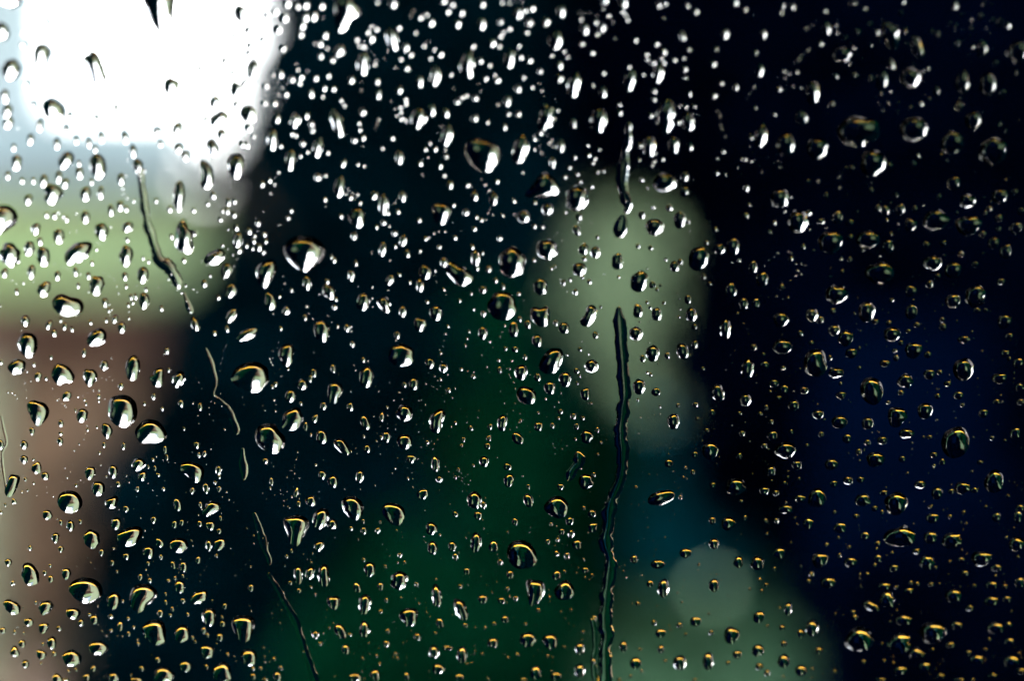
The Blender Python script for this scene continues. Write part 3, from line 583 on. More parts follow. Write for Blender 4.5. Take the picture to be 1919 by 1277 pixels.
(3, 3): """298 100 74 90;535 132 96 90;1225 60 96 80;720 192 66 66;978 195 225 165;1212 205 104 104;1370 228 150 130;1592 362 158 120;1185 392 114 122;78 322 94 86;385 372 124 124;615 388 106 82;446 542 116 90;938 434 74 64;1108 307 68 46;818 362 58 66;
886 672 116 142;765 717 70 135 -62;1385 642 128 112;1665 562 88 60;1665 682 102 84;1008 824 126 88;682 968 222 205;982 996 172 165;1230 918 205 185;1105 1074 118 90;1695 882 128 92;1166 1172 82 72;984 1202 98 74;1556 1117 98 68;1815 1132 118 100;1405 862 84 58;
1706 52 66 76;1866 50 62 105;1705 432 82 56;145 742 60 116;325 885 100 138;238 925 58 72;113 1003 52 54;112 1132 94 118;240 1202 92 92;372 1052 58 58;100 882 46 46;1855 255 120 120;1878 542 70 90;1506 732 62 52;1885 1205 62 50;1288 1242 58 44;1678 1242 70 42;
815 248 46 36;1048 605 62 48;1215 556 48 36;1112 552 44 36;1470 475 54 54;1440 370 50 38;1780 668 64 50;1765 572 44 34;645 805 50 52;865 572 90 60;630 765 40 36;1495 1070 40 44;1800 985 70 56;1795 860 50 56;1360 1010 70 50;1225 1045 30 26;955 578 34 30;1065 545 32 36;605 275 36 30;435 258 34 30;525 205 24 30;60 80 36 50;8 75 30 44;45 440 26 32;322 480 38 44;300 530 30 28;1355 45 44 32;655 45 44 44;495 15 30 34;1460 15 30 28;1480 100 22 22;1780 205 24 30;1865 350 30 30;850 15 26 44;795 410 30 32;740 478 36 28;1250 430 30 30;710 1135 34 32;1620 1045 32 26;1650 968 30 28;495 1210 30 30;325 1190 30 28;205 910 20 24;1540 565 30 24;925 320 28 24;840 1272 70 30;1430 1275 80 30;1525 1270 40 26;865 1130 24 24;85 735 20 24;1355 385 24 22;530 340 30 44""",
}
# drops with an outline of their own: label words, photo pixels
SHAPED = [
    ("fat teardrop with a dark rim leaning over the pale sky", [(62, 95), (70, 83), (82, 82), (95, 95), (90, 110), (82, 128), (71, 135), (63, 122)]),
    ("long slanting raindrop with one black side over the bright white sky", [(154, 108), (162, 102), (177, 93), (188, 108), (199, 138), (201, 158), (190, 168), (176, 158), (163, 135)]),
    ("plump round raindrop with black rim, low on the pale sky patch", [(78, 197), (90, 185), (108, 190), (121, 205), (119, 222), (104, 229), (92, 226), (82, 212)]),
    ("large raindrop cut by the top edge, ending in a white streak", [(268, -18), (325, -20), (327, 15), (325, 45), (318, 62), (308, 75), (297, 62), (284, 42), (272, 15)]),
    ("broad wedge of water glowing white at its low corner near the top edge", [(630, -2), (650, -12), (668, 5), (676, 26), (660, 42), (640, 60), (629, 57), (628, 30)]),
    ("large dark raindrop on the dark mass with a bright white lower corner", [(872, 268), (890, 258), (915, 262), (935, 275), (936, 298), (920, 320), (900, 322), (882, 308), (872, 290)]),
    ("round raindrop with a thick dark cap where white sky meets sage green", [(168, 300), (180, 288), (193, 294), (199, 312), (197, 328), (184, 336), (172, 325)]),
    ("dark kinked drop hanging at the lower corner of the sky patch", [(375, 303), (388, 305), (398, 318), (402, 340), (392, 354), (378, 350), (378, 328)]),
    ("large raindrop cut off by the sage green side edge", [(-12, 390), (5, 384), (22, 388), (33, 402), (31, 418), (15, 430), (-4, 440), (-20, 430), (-24, 405)]),
    ("wide bean-shaped raindrop over the meeting of sage green and brown", [(97, 570), (104, 556), (118, 552), (132, 558), (148, 561), (157, 572), (154, 586), (138, 594), (122, 593), (106, 586)]),
    ("hooked dark drop with white curl beside the twisted water trail", [(330, 430), (338, 414), (349, 411), (353, 428), (368, 432), (372, 438), (362, 447), (364, 465), (356, 476), (340, 472), (329, 462)]),
    ("huge raindrop alone on the dark mass with a white foot", [(530, 467), (545, 448), (565, 442), (590, 446), (608, 462), (609, 480), (592, 500), (572, 510), (552, 500), (538, 485)]),
    ("curved tall raindrop just under the huge drop on the dark mass", [(480, 505), (492, 492), (510, 487), (519, 497), (516, 515), (505, 532), (494, 541), (484, 530)]),
    ("tent-shaped dark raindrop with white end above the olive glow", [(980, 366), (995, 352), (1010, 330), (1022, 323), (1037, 332), (1047, 348), (1046, 362), (1030, 368), (1000, 372)]),
    ("heart-shaped dark raindrop with dished top at the edge of the olive glow", [(993, 592), (999, 574), (1012, 578), (1025, 573), (1030, 592), (1026, 608), (1015, 614), (1002, 606)]),
    ("leaning bent dark raindrop in the middle of the olive glow", [(1086, 602), (1096, 590), (1100, 575), (1112, 572), (1119, 582), (1114, 598), (1104, 611), (1092, 612)]),
    ("round raindrop with bright foot over the brown wall edge", [(33, 640), (42, 626), (56, 624), (68, 632), (70, 652), (63, 667), (52, 671), (40, 662)]),
    ("lopsided raindrop with yellow top and wide white foot on brown", [(96, 702), (102, 685), (113, 681), (130, 689), (139, 703), (137, 716), (122, 719), (111, 722), (101, 714)]),
    ("top-heavy teardrop narrowing to a white point on the brown wall", [(50, 757), (60, 751), (76, 753), (90, 762), (92, 776), (84, 790), (70, 800), (61, 790), (53, 772)]),
    ("biggest round raindrop with thick golden cap on the brown edge", [(203, 770), (206, 748), (218, 742), (232, 740), (248, 746), (257, 762), (257, 780), (250, 795), (232, 802), (216, 797), (206, 786)]),
    ("dome-shaped raindrop with flat bright base beside the biggest round drop", [(253, 813), (258, 800), (268, 790), (283, 786), (300, 793), (311, 808), (312, 822), (300, 829), (282, 831), (262, 829)]),
    ("wide drop with a dazzling white end on the black strip", [(433, 706), (446, 688), (466, 679), (486, 680), (501, 692), (504, 710), (495, 728), (476, 737), (455, 730), (440, 722)]),
    ("large drop with a bitten side and white base on the dark mass", [(478, 815), (484, 800), (500, 794), (517, 796), (522, 808), (533, 818), (534, 834), (525, 846), (510, 852), (496, 845), (482, 833)]),
    ("upright raindrop with golden cap and white tip on the dark mass", [(614, 730), (618, 720), (630, 717), (641, 725), (642, 736), (634, 748), (628, 759), (618, 755), (614, 742)]),
    ("mushroom-cap raindrop with a bright point, left of the thin broken trail", [(337, 875), (345, 868), (358, 866), (374, 872), (382, 880), (381, 892), (372, 904), (362, 904), (350, 892), (340, 884)]),
    ("round raindrop with golden arch and white base in the brown area", [(107, 940), (113, 926), (128, 920), (145, 924), (154, 938), (153, 950), (143, 960), (127, 962), (113, 955)]),
    ("tall slanting slab of water on the brown side edge", [(10, 912), (16, 893), (26, 890), (37, 893), (35, 908), (27, 925), (18, 933), (9, 927)]),
    ("widest oval raindrop with golden arch in the brown lower corner", [(128, 1106), (134, 1092), (150, 1084), (168, 1084), (185, 1092), (192, 1106), (190, 1119), (175, 1128), (157, 1131), (140, 1123)]),
    ("large triangular raindrop with red-gold top where brown turns black", [(243, 1120), (248, 1104), (260, 1096), (280, 1097), (296, 1112), (288, 1126), (275, 1136), (262, 1150), (250, 1145), (244, 1133)]),
    ("broad four-sided raindrop with thick golden top on the black strip", [(434, 1172), (437, 1160), (452, 1154), (472, 1157), (478, 1168), (474, 1186), (466, 1200), (455, 1205), (443, 1192)]),
    ("wide pear-shaped drop of faint arcs at the foot of the dark mass", [(530, 975), (545, 968), (562, 966), (580, 978), (574, 998), (564, 1015), (554, 1027), (545, 1020), (538, 1000)]),
    ("shield-shaped raindrop with golden top edge on the dark green", [(640, 942), (646, 933), (661, 930), (672, 935), (682, 950), (679, 965), (668, 976), (655, 970), (644, 958)]),
    ("round raindrop with golden top and bright side on the dark green", [(715, 956), (720, 946), (735, 943), (752, 949), (759, 962), (756, 976), (744, 987), (730, 980), (719, 968)]),
    ("bright gold-crowned round drop on the dark green", [(950, 1038), (953, 1022), (966, 1014), (985, 1014), (998, 1024), (1006, 1042), (1003, 1058), (990, 1066), (970, 1067), (956, 1056)]),
    ("tall pentagonal drop with golden top near the gold-crowned drop", [(986, 1092), (992, 1086), (1003, 1089), (1016, 1090), (1021, 1103), (1017, 1120), (1006, 1133), (994, 1136), (989, 1118)]),
    ("peaked drop with golden tip and white foot beside the long rivulet", [(1038, 1110), (1046, 1097), (1060, 1087), (1072, 1097), (1076, 1110), (1070, 1121), (1058, 1126), (1046, 1124)]),
    ("large leaning raindrop in the olive glow close to the long rivulet", [(1010, 685), (1018, 668), (1032, 654), (1048, 654), (1056, 664), (1050, 684), (1040, 699), (1024, 701), (1013, 695)]),
    ("broad raindrop with golden slope at the edge of the olive glow", [(968, 740), (972, 728), (982, 724), (1000, 731), (1005, 745), (998, 757), (984, 758), (973, 752)]),
    ("bulging round drop with a golden crown and white spot by the rivulet", [(1019, 950), (1026, 940), (1038, 931), (1055, 933), (1065, 948), (1063, 960), (1052, 973), (1036, 969), (1023, 960)]),
    ("big raindrop with golden cap and white foot on the navy side", [(1506, 680), (1511, 663), (1524, 655), (1542, 657), (1548, 674), (1549, 694), (1538, 705), (1522, 706), (1509, 697)]),
    ("ragged tall raindrop in the middle of the navy blur", [(1612, 728), (1618, 712), (1632, 707), (1648, 714), (1655, 730), (1652, 748), (1640, 760), (1626, 756), (1615, 744)]),
    ("largest raindrop on the navy side with peaked golden top", [(1764, 832), (1770, 812), (1785, 803), (1803, 800), (1814, 815), (1816, 835), (1807, 852), (1788, 860), (1771, 852)]),
    ("wide peaked drop like a low tent on the black lower side", [(1655, 1008), (1664, 995), (1682, 991), (1694, 985), (1706, 992), (1716, 1002), (1714, 1017), (1698, 1024), (1672, 1023), (1659, 1017)]),
]
def resample(poly, n=40):
    P = np.array(poly, float)
    k = len(P)
    out = []
    for i in range(k):
        p0, p1, p2, p3 = P[i - 1], P[i], P[(i + 1) % k], P[(i + 2) % k]
        for t_ in np.linspace(0, 1, 8, endpoint=False):
            out.append(.5 * (2 * p1 + (p2 - p0) * t_ + (2 * p0 - 5 * p1 + 4 * p2 - p3) * t_ ** 2 + (3 * p1 - p0 - 3 * p2 + p3) * t_ ** 3))
    return np.array(out)


GAP = 4e-5


def cap_mesh(phi, Rr, theta, rings, grav, K):
    """A sessile drop on the outline Rr(phi): the surface solves the drop's pressure equation on it, so it bends light as water does."""
    R0 = Rr.mean()
    r = Rr / R0
    x, y = r * np.cos(phi), r * np.sin(phi)
    ks = np.arange(1, K + 1)

    def basis(r_, ph):
        return np.concatenate([np.ones((len(r_), 1)), r_[:, None] ** ks * np.cos(ks * ph[:, None]), r_[:, None] ** ks * np.sin(ks * ph[:, None])], 1)

    Bm = basis(r, phi)
    rhs = r ** 2 - grav / 2 * y * r ** 2
    lam = np.concatenate([[0], ks * 0.004, ks * 0.004])
    co = np.linalg.solve(Bm.T @ Bm + np.diag(lam * len(r)), Bm.T @ rhs)

    def hfun(rho):
        rr = rho * r
        yy = rr * np.sin(phi)
        return -rr ** 2 + grav / 2 * yy * rr ** 2 + basis(rr, phi) @ co

    res = hfun(1.0)
    H = lambda rho: hfun(rho) - res * rho ** 4
    top = max(float(max(H(q).max() for q in np.linspace(0, .9, 10))), 1e-3)
    ct, iv = 1 / math.tan(theta), 1 / math.sin(theta) ** 2
    tp = math.tan(theta - R(4)) / 2
    # between the round cap of a small drop and the flatter one of a heavier drop
    lift = lambda h: .45 * (np.sqrt(np.maximum(iv - (1 - np.clip(h / top, 0, 1)), 1e-6)) - ct) + .55 * tp * np.clip(h / top, 0, 1)
    n = len(phi)
    rho = 1 - (1 - np.arange(1, rings + 1) / rings) ** 1.35
    v = [(0, 0, float(lift(H(0.0))[0]) * R0 + GAP)]
    for q in rho:
        h = lift(H(q)) if q < 1 else np.zeros(n)
        v += list(zip(x * R0 * q, y * R0 * q, h * R0 + GAP))
    f = [(0, 1 + i, 1 + (i + 1) % n) for i in range(n)]
    for j in range(rings - 1):
        b, c = 1 + j * n, 1 + (j + 1) * n
        f += [(b + i, c + i, c + (i + 1) % n, b + (i + 1) % n) for i in range(n)]
    nc = len(f)
    last = 1 + (rings - 1) * n
    f.append(tuple(last + i for i in reversed(range(n))))
    return v, f, nc


def finish(me, flat_from):
    sm = [i < flat_from for i in range(len(me.polygons))]
    me.polygons.foreach_set("use_smooth", sm)
    me.materials.append(water); me.materials.append(contact)
    me.polygons.foreach_set("material_index", [0 if q else 1 for q in sm])
    sharp = set()
    for p in me.polygons[flat_from:]:
        sharp.update(p.edge_keys)
    at_ = me.attributes.get("sharp_edge") or me.attributes.new("sharp_edge", 'BOOLEAN', 'EDGE')
    at_.data.foreach_set("value", [tuple(sorted(e.vertices)) in sharp for e in me.edges])
    me.update()


def outline_ellipse(w_px, h_px, lean, rough, seg):
    """radius against angle, in metres on the pane, of an uneven oval"""
    phi = np.arange(seg) * 2 * np.pi / seg
    ax, ay = w_px / 2, h_px / 2
    al = phi - (np.pi / 2 - R(lean))               # angle from the long axis (h)
    rr = ax * ay / np.sqrt((ax * np.cos(al)) ** 2 + (ay * np.sin(al)) ** 2)
    f = np.ones(seg)
    f += nrg.normal() * .05 * rough * np.cos(3 * phi + nrg.random() * 6.28)
    f += .035 * rough * np.cos(3 * (phi + np.pi / 2) )* nrg.random()
    for k in (4, 5, 6, 7):
        f += nrg.normal() * .022 * rough * np.cos(k * phi + nrg.random() * 6.28)
    return phi, rr * f * PXM


PXM = PX * 0.45                                      # metres per photo pixel on the pane
drops = []                                           # px, py, w, h, lean, label
for (tx, ty), txt in TILES.items():
    oy = (0, 320, 640, 957)[ty]
    for item in txt.replace("\n", "").split(";"):
        q = [float(k) for k in item.split()]
        if len(q) < 4: continue
        drops.append(dict(x=tx * 480 + q[0] / Z, y=oy + q[1] / Z, w=q[2] / Z, h=q[3] / Z, lean=q[4] if len(q) > 4 else 0.0, label=None, poly=None))
for label, poly in SHAPED:
    P = resample(poly)
    c = (P.min(0) + P.max(0)) / 2
    wh = P.max(0) - P.min(0)
    drops.append(dict(x=c[0], y=c[1], w=wh[0], h=wh[1], lean=0.0, label=label, poly=P))
for d in drops: d["size"] = math.sqrt(d["w"] * d["h"])


def inside(d, e, k=0.5):
    return ((d["x"] - e["x"]) / (k * e["w"])) ** 2 + ((d["y"] - e["y"]) / (k * e["h"])) ** 2 < 1


# a drop listed twice at a tile's border is one drop
drops.sort(key=lambda d: (d["poly"] is None, -d["size"]))
kept = []
for d in drops:
    if any(inside(d, e, .62) or math.hypot(d["x"] - e["x"], d["y"] - e["y"]) < .40 * (d["size"] + min(e["size"], 2 * d["size"])) for e in kept): continue
    kept.append(d)
drops = kept
N_SINGLE = 285
drops.sort(key=lambda d: (d["poly"] is None, -d["size"]))
single, rest = drops[:N_SINGLE], drops[N_SINGLE:]


def build_drop(d):
    big = d["size"]
    seg = 44 if big > 30 else 32 if big > 18 else 22
    rings = 15 if big > 30 else 12 if big > 18 else 8
    th = R(min(69, max(55, rng.gauss(62, 3.5))))
    g = -0.25 * min(1, big / 40)
    if d["poly"] is not None:
        s0, t0 = st(d["x"], d["y"])
        Q = np.array([st(*p) for p in d["poly"]])
        Q = Q - Q.mean(0) if False else Q - np.array([s0, t0])
        ang = np.arctan2(Q[:, 1], Q[:, 0])
        rad = np.hypot(Q[:, 0], Q[:, 1])
        o_ = np.argsort(ang)
        phi = np.arange(seg) * 2 * np.pi / seg - np.pi
        Rr = np.interp(phi, np.concatenate([ang[o_] - 2 * np.pi, ang[o_], ang[o_] + 2 * np.pi]), np.tile(rad[o_], 3))
        f = np.ones(seg)
        for k in (6, 7, 9, 11): f += nrg.normal() * .009 * np.cos(k * phi + nrg.random() * 6.28)
        Rr = Rr * f
        Rr = (np.roll(Rr, 1) + 2 * Rr + np.roll(Rr, -1)) / 4
        K = 9
    else:
        phi, Rr = outline_ellipse(d["w"], d["h"], d["lean"], 1.0 if big > 10 else .8, seg)
        K = 8 if big > 18 else 6
    v, f, nc = cap_mesh(phi, Rr, th, rings, g, K)
    return v, f, nc


# ------------------------------------------------------------------ labels of the single drops
MARK = [  # short names of drops and things one finds at a glance
    (178, 130, "the slanting drop on white sky"), (99, 207, "the plump round drop on pale sky"), (297, 28, "the big drop at the top edge"), (184, 311, "the thick-capped drop under the sky"),
    (389, 328, "the kinked drop at the sky's corner"), (652, 25, "the white wedge near the top"), (904, 290, "the large dark drop with white corner"), (1163, 430, "the drop ending the broken trail"),
    (1608, 245, "the wide dim drop high on black"), (6, 410, "the drop cut by the sage edge"), (146, 473, "the leaning oval on sage green"), (128, 573, "the wide bean-shaped drop"),
    (350, 444, "the hooked drop"), (570, 476, "the huge drop on the dark mass"), (500, 514, "the curved tall drop"), (959, 492, "the upper drop beside the olive glow"),
    (940, 574, "the lower drop beside the olive glow"), (1014, 347, "the tent-shaped drop"), (1309, 485, "the upright drop on the glow's edge"), (1198, 527, "the leaning oval in the olive glow"),
    (1033, 677, "the large leaning drop"), (1528, 681, "the white-footed drop on navy"), (1633, 733, "the ragged drop on navy"), (1790, 830, "the largest drop on navy"),
    (230, 771, "the biggest round drop"), (283, 809, "the dome-shaped drop"), (71, 775, "the top-heavy teardrop"), (118, 702, "the lopsided drop on brown"), (468, 708, "the dazzling drop on black"),
    (506, 823, "the drop with a bitten side"), (360, 885, "the mushroom-cap drop"), (130, 941, "the golden-arched drop on brown"), (160, 1107, "the widest oval on brown"), (270, 1123, "the large triangular drop"),
    (456, 1180, "the broad four-sided drop"), (661, 953, "the shield-shaped drop"), (737, 965, "the round drop on dark green"), (555, 997, "the pear-shaped drop of arcs"), (978, 1040, "the gold-crowned drop"),
    (1057, 1107, "the peaked white-footed drop"), (1042, 952, "the bulging drop by the rivulet"), (1238, 934, "the flat slanting drop"), (1380, 913, "the round drop on the black edge"),
    (1686, 1005, "the low tent-shaped drop"), (1612, 1199, "the lowest big drop on black"), (1748, 1187, "the big drop near the corner"), (1679, 944, "the cap-shaped drop on black"),
    (1335, 1105, "the pale round disc"), (1862, 904, "the tall drop near the side edge"), (1805, 692, "the round drop above the largest"), (1750, 410, "the pair of caps high on black"),
    (1060, 270, "the dark gap above the olive glow"), (751, 666, "the shallow drop on the dark mass"), (827, 790, "the leaning drop on the dark mass"), (1568, 550, "the arched drop on black"),
]
MARK = [m for m in MARK if m[2] not in ("the pair of caps high on black", "the dark gap above the olive glow")]


def shape_words(d):
    if d["size"] > 33: s_ = "large"
    elif d["size"] > 23: s_ = "middling"
    else: s_ = "small"
    ratio = max(d["w"], d["h"]) / min(d["w"], d["h"])
    le = d["lean"] if d["h"] >= d["w"] else (d["lean"] + 90 if d["lean"] <= 0 else d["lean"] - 90)
    if ratio < 1.18: q = "round"
    elif ratio < 1.75:
        q = "wide oval" if abs(le) > 65 else "leaning oval" if abs(le) > 14 else "upright oval"
    else:
        q = "flat" if abs(le) > 65 else "slanting long" if abs(le) > 9 else "tall narrow"
    return s_, q


def direction(dx, dy):
    a_ = math.degrees(math.atan2(-dy, dx)) % 360
    return ("right of", "above and right of", "above", "above and left of", "left of", "below and left of", "below", "below and right of")[int((a_ + 22.5) // 45) % 8]


taken = {}
for d in single:
    best = sorted(MARK, key=lambda m: math.hypot(m[0] - d["x"], m[1] - d["y"]))
    own = next((m for m in best[:1] if math.hypot(m[0] - d["x"], m[1] - d["y"]) < 12), None)
    if own and not d["label"]:
        d["label"] = {"the": "raindrop"}.get("x", " ".join(shape_words(d))) + " raindrop, " + own[2]
        d["mark"] = True
    if d["label"]: continue
    m = next(m for m in best if m is not own)
    d["near"] = m
    d["key"] = (*shape_words(d), direction(d["x"] - m[0], d["y"] - m[1]), m[2])
    taken.setdefault(d["key"], []).append(d)
ORD = ("nearest", "second", "third", "fourth", "fifth", "sixth", "seventh", "eighth")
for key, ds in taken.items():
    ds.sort(key=lambda d: math.hypot(d["near"][0] - d["x"], d["near"][1] - d["y"]))
    for i, d in enumerate(ds):
        first = "" if len(ds) == 1 else ORD[i] + " "
        d["label"] = f"{first}{key[0]} {key[1]} raindrop {key[2]} {key[3]}"

GROUP = "raindrops on the window pane"
for d in single:
    v, f, nc = build_drop(d)
    me = bpy.data.meshes.new("raindrop")
    me.from_pydata([tuple(map(float, p)) for p in v], [], f)
    finish(me, nc)
    o = link("raindrop", me)
    s0, t0 = st(d["x"], d["y"])
    o.matrix_world = PMAT @ Matrix.Translation((s0, t0, 0))
    tag(o, d["label"], "raindrop", GROUP)

# the many smaller drops: those one can place, then fine spatter
TINY = {(0, 0): (70, 9, 28), (1, 0): (80, 6, 26), (2, 0): (70, 6, 26), (3, 0): (110, 6, 24), (0, 1): (130, 6, 22), (1, 1): (140, 6, 24), (2, 1): (90, 5, 18), (3, 1): (190, 5, 22),
        (0, 2): (170, 4, 15), (1, 2): (260, 4, 16), (2, 2): (210, 4, 15), (3, 2): (230, 4, 20), (0, 3): (160, 4, 15), (1, 3): (210, 4, 16), (2, 3): (160, 4, 15), (3, 3): (200, 4, 20)}
spat = []
RUN = lambda y: float(np.interp(y, [570, 670, 740, 790, 860, 895, 950, 1020, 1140, 1280], [1160, 1166, 1170, 1165, 1167, 1163, 1143, 1136, 1136, 1130]))   # the long rivulet keeps its lane clear
for (tx, ty), (n, lo, hi) in TINY.items():
    oy = (0, 320, 640, 957)[ty]
    k = 0
    while k < n:
        x, y = rng.random() * 480, rng.random() * 320
        an = rng.gauss(1.3, .7)
        for _ in range(rng.choice((1, 1, 1, 2, 3, 4, 5))):
            sz = (lo + (hi - lo) * rng.random() ** 2.0) / Z
            d = dict(x=tx * 480 + x, y=oy + y, w=sz * rng.uniform(.85, 1.05), h=sz * rng.uniform(.95, 1.3), lean=rng.uniform(-15, 25), poly=None, size=sz)
            k += 1
            x += math.cos(an) * rng.uniform(9, 16); y += math.sin(an) * rng.uniform(9, 16)
            an += rng.gauss(0, .4)
            if abs(d['x'] - RUN(d['y'])) < 24 and d['y'] > 570: continue
            if any(inside(d, e, .66) for e in drops) or any(abs(d['x'] - e['x']) + abs(d['y'] - e['y']) < .8 * (d['size'] + e['size']) for e in spat): continue
            spat.append(d)
# the rain goes on over the rest of the pane, past what the photo frames
X0, X1, Y0, Y1 = 959 - W2 / PXM * .96, 959 + W2 / PXM * .96, 638 - H2 / PXM * .9, 638 + H2 / PXM * .9
n = 0
while n < 4600:
    x, y = rng.uniform(X0, X1), rng.uniform(Y0, Y1)
    if -30 < x < 1950 and -40 < y < 1320: continue
    sz = 6 + 34 * rng.random() ** 3.2
    s0, t0 = st(x, y)
    n += 1
    if abs(s0) > W2 - .004 or abs(t0) > H2 - .004: continue
    spat.append(dict(x=x, y=y, w=sz * rng.uniform(.8, 1.1), h=sz * rng.uniform(.95, 1.4), lean=rng.uniform(-15, 25), poly=None, size=sz))
for d in rest:                                       # up high only the finer beads of water stand between the larger drops
    if d["y"] < 330 and d["x"] > 480:
        k = rng.uniform(.62, .95)
        d["w"] *= k; d["h"] *= k; d["size"] *= k
allv, allf, flat = [], [], []
for d in rest + spat:
    big = d["size"]
    seg, rings = (18, 6) if big > 9 else (12, 5) if big > 5 else (9, 4)
    phi, Rr = outline_ellipse(d["w"], d["h"], d["lean"], .9, seg)
    v, f, nc = cap_mesh(phi, Rr, R(min(68, max(52, rng.gauss(60, 4)))), rings, -.05, 5)
    s0, t0 = st(d["x"], d["y"])
    b = len(allv)
    allv += [(p[0] + s0, p[1] + t0, p[2]) for p in v]
    allf += [tuple(i + b for i in q) for q in f]
    flat += [i >= nc for i in range(len(f))]
me = bpy.data.meshes.new("rain_spatter")
me.from_pydata([tuple(map(float, p)) for p in allv], [], allf)
me.polygons.foreach_set("use_smooth", [not q for q in flat])
me.materials.append(water); me.materials.append(contact)
me.polygons.foreach_set("material_index", [int(q) for q in flat])
sharp = set()
for p, q in zip(me.polygons, flat):
    if q: sharp.update(p.edge_keys)
a_ = me.attributes.new("sharp_edge", 'BOOLEAN', 'EDGE')
a_.data.foreach_set("value", [tuple(sorted(e.vertices)) in sharp for e in me.edges])
me.update()
o = link("rain_spatter", me)
o.matrix_world = PMAT
tag(o, "fine spatter of tiny raindrops between the larger drops all over the pane", "rain spatter", kind="stuff")


# ------------------------------------------------------------------ trails of running water
def trail(label, pts, theta=36, wob=.2, step=2.0, group="water trails running down the pane"):
    """pts: photo x, y, width. A long low bead of water along the path."""
    P = np.array(pts, float)
    out = []
    k = len(P)
    for i in range(k - 1):
        p0, p1, p2, p3 = P[max(i - 1, 0)], P[i], P[i + 1], P[min(i + 2, k - 1)]
        m = max(2, int(np.hypot(*(p2 - p1)[:2]) / step))
        for t_ in np.linspace(0, 1, m, endpoint=False):
            out.append(.5 * (2 * p1 + (p2 - p0) * t_ + (2 * p0 - 5 * p1 + 4 * p2 - p3) * t_ ** 2 + (3 * p1 - p0 - 3 * p2 + p3) * t_ ** 3))
    out.append(P[-1])
    Q = np.array(out)
    n = len(Q)
    ph = nrg.random(6) * 6.28
    tt = np.arange(n) * step
    irr = lambda: np.convolve(nrg.normal(size=n + 6), np.ones(3) / 3, 'same')[3:-3] * .35 + np.convolve(nrg.normal(size=n + 20), np.hanning(9) / 4, 'same')[10:-10] * .5
    wl = 1 + wob * irr() + wob * (.5 * np.sin(tt / 9 + ph[0]) + .4 * np.sin(tt / 17 + ph[1]) + .35 * np.sin(tt / 5.5 + ph[2]))
    wr = 1 + wob * irr() + wob * (.5 * np.sin(tt / 8 + ph[3]) + .4 * np.sin(tt / 21 + ph[4]) + .35 * np.sin(tt / 5 + ph[5]))
    ST = np.array([st(a, b) for a, b in Q[:, :2]])
    T = np.gradient(ST, axis=0); T /= np.linalg.norm(T, axis=1)[:, None]
    Nn = np.stack([T[:, 1], -T[:, 0]], 1)
    endt = np.minimum(np.arange(n) + .3, n - 1 - np.arange(n) + .3) * step
    half = np.maximum(Q[:, 2], .5) / 2 * PXM * 1.2
    half = half * np.sqrt(np.clip(endt / np.maximum(Q[:, 2] * .6, 2), 0.02, 1))
    J = 11
    s_ = np.linspace(-1, 1, J)
    v = []
    tn = math.tan(R(theta)) / 2
    for i in range(n):
        for s1 in s_:
            e = half[i] * (wr[i] if s1 > 0 else wl[i])
            p = ST[i] + Nn[i] * s1 * e
            v.append((p[0], p[1], GAP + half[i] * tn * (1 - s1 * s1) * (1.0 if abs(s1) < 1 else 0)))
    f = []
    for i in range(n - 1):
        for j in range(J - 1):
            a0 = i * J + j
            f.append((a0, a0 + 1, a0 + J + 1, a0 + J))
    nc = len(f)
    for i in range(n - 1):
        f.append((i * J, (i + 1) * J, (i + 1) * J + J - 1, i * J + J - 1))
    f.append(tuple(range(J)))
    f.append(tuple((n - 1) * J + j for j in reversed(range(J))))
    me = bpy.data.meshes.new("water_trail")
    # the cap must face out of the pane
    a0, a1, a2 = (np.array(v[k_]) for k_ in f[nc // 2][:3])
    if np.cross(a1 - a0, a2 - a0)[2] < 0: f = [tuple(reversed(q)) for q in f]
    me.from_pydata([tuple(map(float, p)) for p in v], [], f)
    finish(me, nc)
    o = link("water_trail", me)
    o.matrix_world = PMAT
    return tag(o, label, "water trail", group)


trail("long wavy rivulet running down through the olive glow to the bottom edge",
      [(1160, 575, 8), (1161, 595, 18), (1162, 625, 20), (1166, 670, 20), (1170, 720, 19), (1170, 750, 18), (1165, 785, 22), (1164, 820, 20), (1167, 860, 18), (1163, 895, 19), (1152, 925, 19), (1143, 950, 20),
       (1140, 985, 20), (1136, 1020, 22), (1144, 1055, 19), (1140, 1095, 21), (1136, 1135, 22), (1134, 1165, 22), (1137, 1200, 21), (1134, 1225, 20), (1135, 1290, 22)], theta=47)
trail("short side rivulet joining the long wavy rivulet near the bottom edge", [(1110, 1160, 8), (1114, 1180, 9), (1116, 1215, 8), (1112, 1240, 9), (1117, 1285, 9)], theta=38)
trail("bent upper trail coming down to the drop above the olive glow", [(1179, 228, 9), (1176, 260, 12), (1171, 290, 12), (1167, 320, 17), (1166, 345, 18), (1172, 370, 16), (1176, 385, 13), (1171, 400, 12)], theta=52)
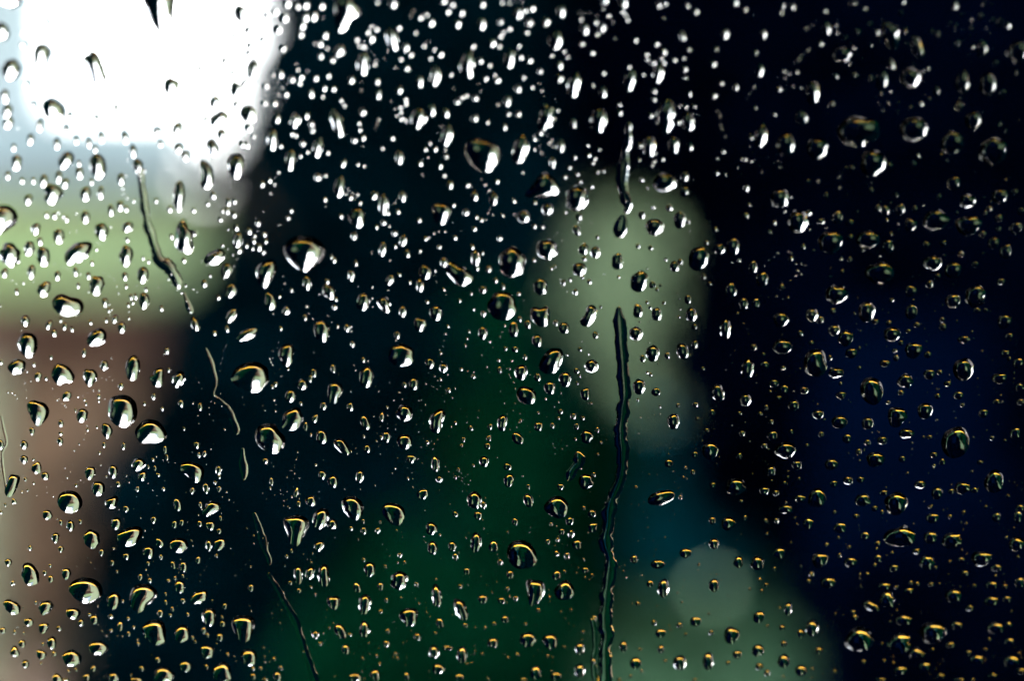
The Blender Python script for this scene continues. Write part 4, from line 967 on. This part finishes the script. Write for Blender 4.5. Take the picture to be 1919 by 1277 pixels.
trail("drop-headed end of the bent trail at the top of the olive glow", [(1168, 401, 8), (1165, 415, 18), (1162, 430, 23), (1160, 446, 18)], theta=46, wob=.04)
trail("twisted dark trail down the sage green side to the brown",
      [(260, 300, 5), (264, 325, 9), (266, 350, 11), (271, 385, 13), (276, 415, 14), (285, 445, 13), (293, 472, 14), (301, 490, 19), (318, 502, 24), (328, 518, 20), (336, 541, 10)], theta=52)
trail("thin broken trail piece just under the twisted dark trail", [(344, 548, 3), (349, 562, 6), (356, 580, 9), (358, 588, 6)])
trail("short slanting trail piece on the dark edge of the brown", [(360, 596, 6), (366, 606, 10), (371, 620, 8)])
trail("thin wavy trail down the black strip beside the dazzling drop", [(385, 652, 3), (391, 672, 9), (399, 695, 9), (404, 718, 5), (400, 738, 4), (405, 748, 8), (421, 763, 12), (434, 783, 11), (443, 802, 11), (443, 815, 6)], theta=32)
trail("short upright trail piece on the black strip under the wavy trail", [(455, 840, 4), (455, 862, 10), (458, 885, 13), (457, 900, 5)])
trail("thin lower trail beside the pear-shaped drop", [(476, 962, 6), (484, 985, 9), (490, 1007, 11), (497, 1030, 10), (505, 1052, 7), (505, 1060, 3)], theta=30)
trail("long thin trail slanting to the bottom edge under the dark mass", [(502, 1076, 5), (509, 1086, 7), (523, 1110, 9), (538, 1138, 10), (553, 1165, 12), (563, 1195, 12), (570, 1222, 13), (580, 1250, 14), (592, 1290, 15)], theta=24)
trail("pale trail above the slanting drop on the white sky", [(150, -10, 16), (150, 30, 14), (146, 50, 10), (149, 68, 15), (158, 88, 18), (170, 99, 20)], theta=24)
trail("white streak hanging under the big drop at the top edge", [(304, 62, 14), (310, 80, 16), (315, 100, 14), (318, 122, 8)], theta=30)
trail("bone-shaped bead of water beside the olive glow above the bulging drop", [(1082, 847, 14), (1085, 858, 20), (1084, 869, 17), (1076, 878, 14), (1070, 890, 16), (1064, 902, 8)], theta=44, wob=.05)
trail("thread-thin wet line along the brown side edge", [(2, 780, 3), (6, 800, 4), (12, 830, 4), (4, 850, 3), (6, 880, 4), (11, 915, 3)], theta=24)
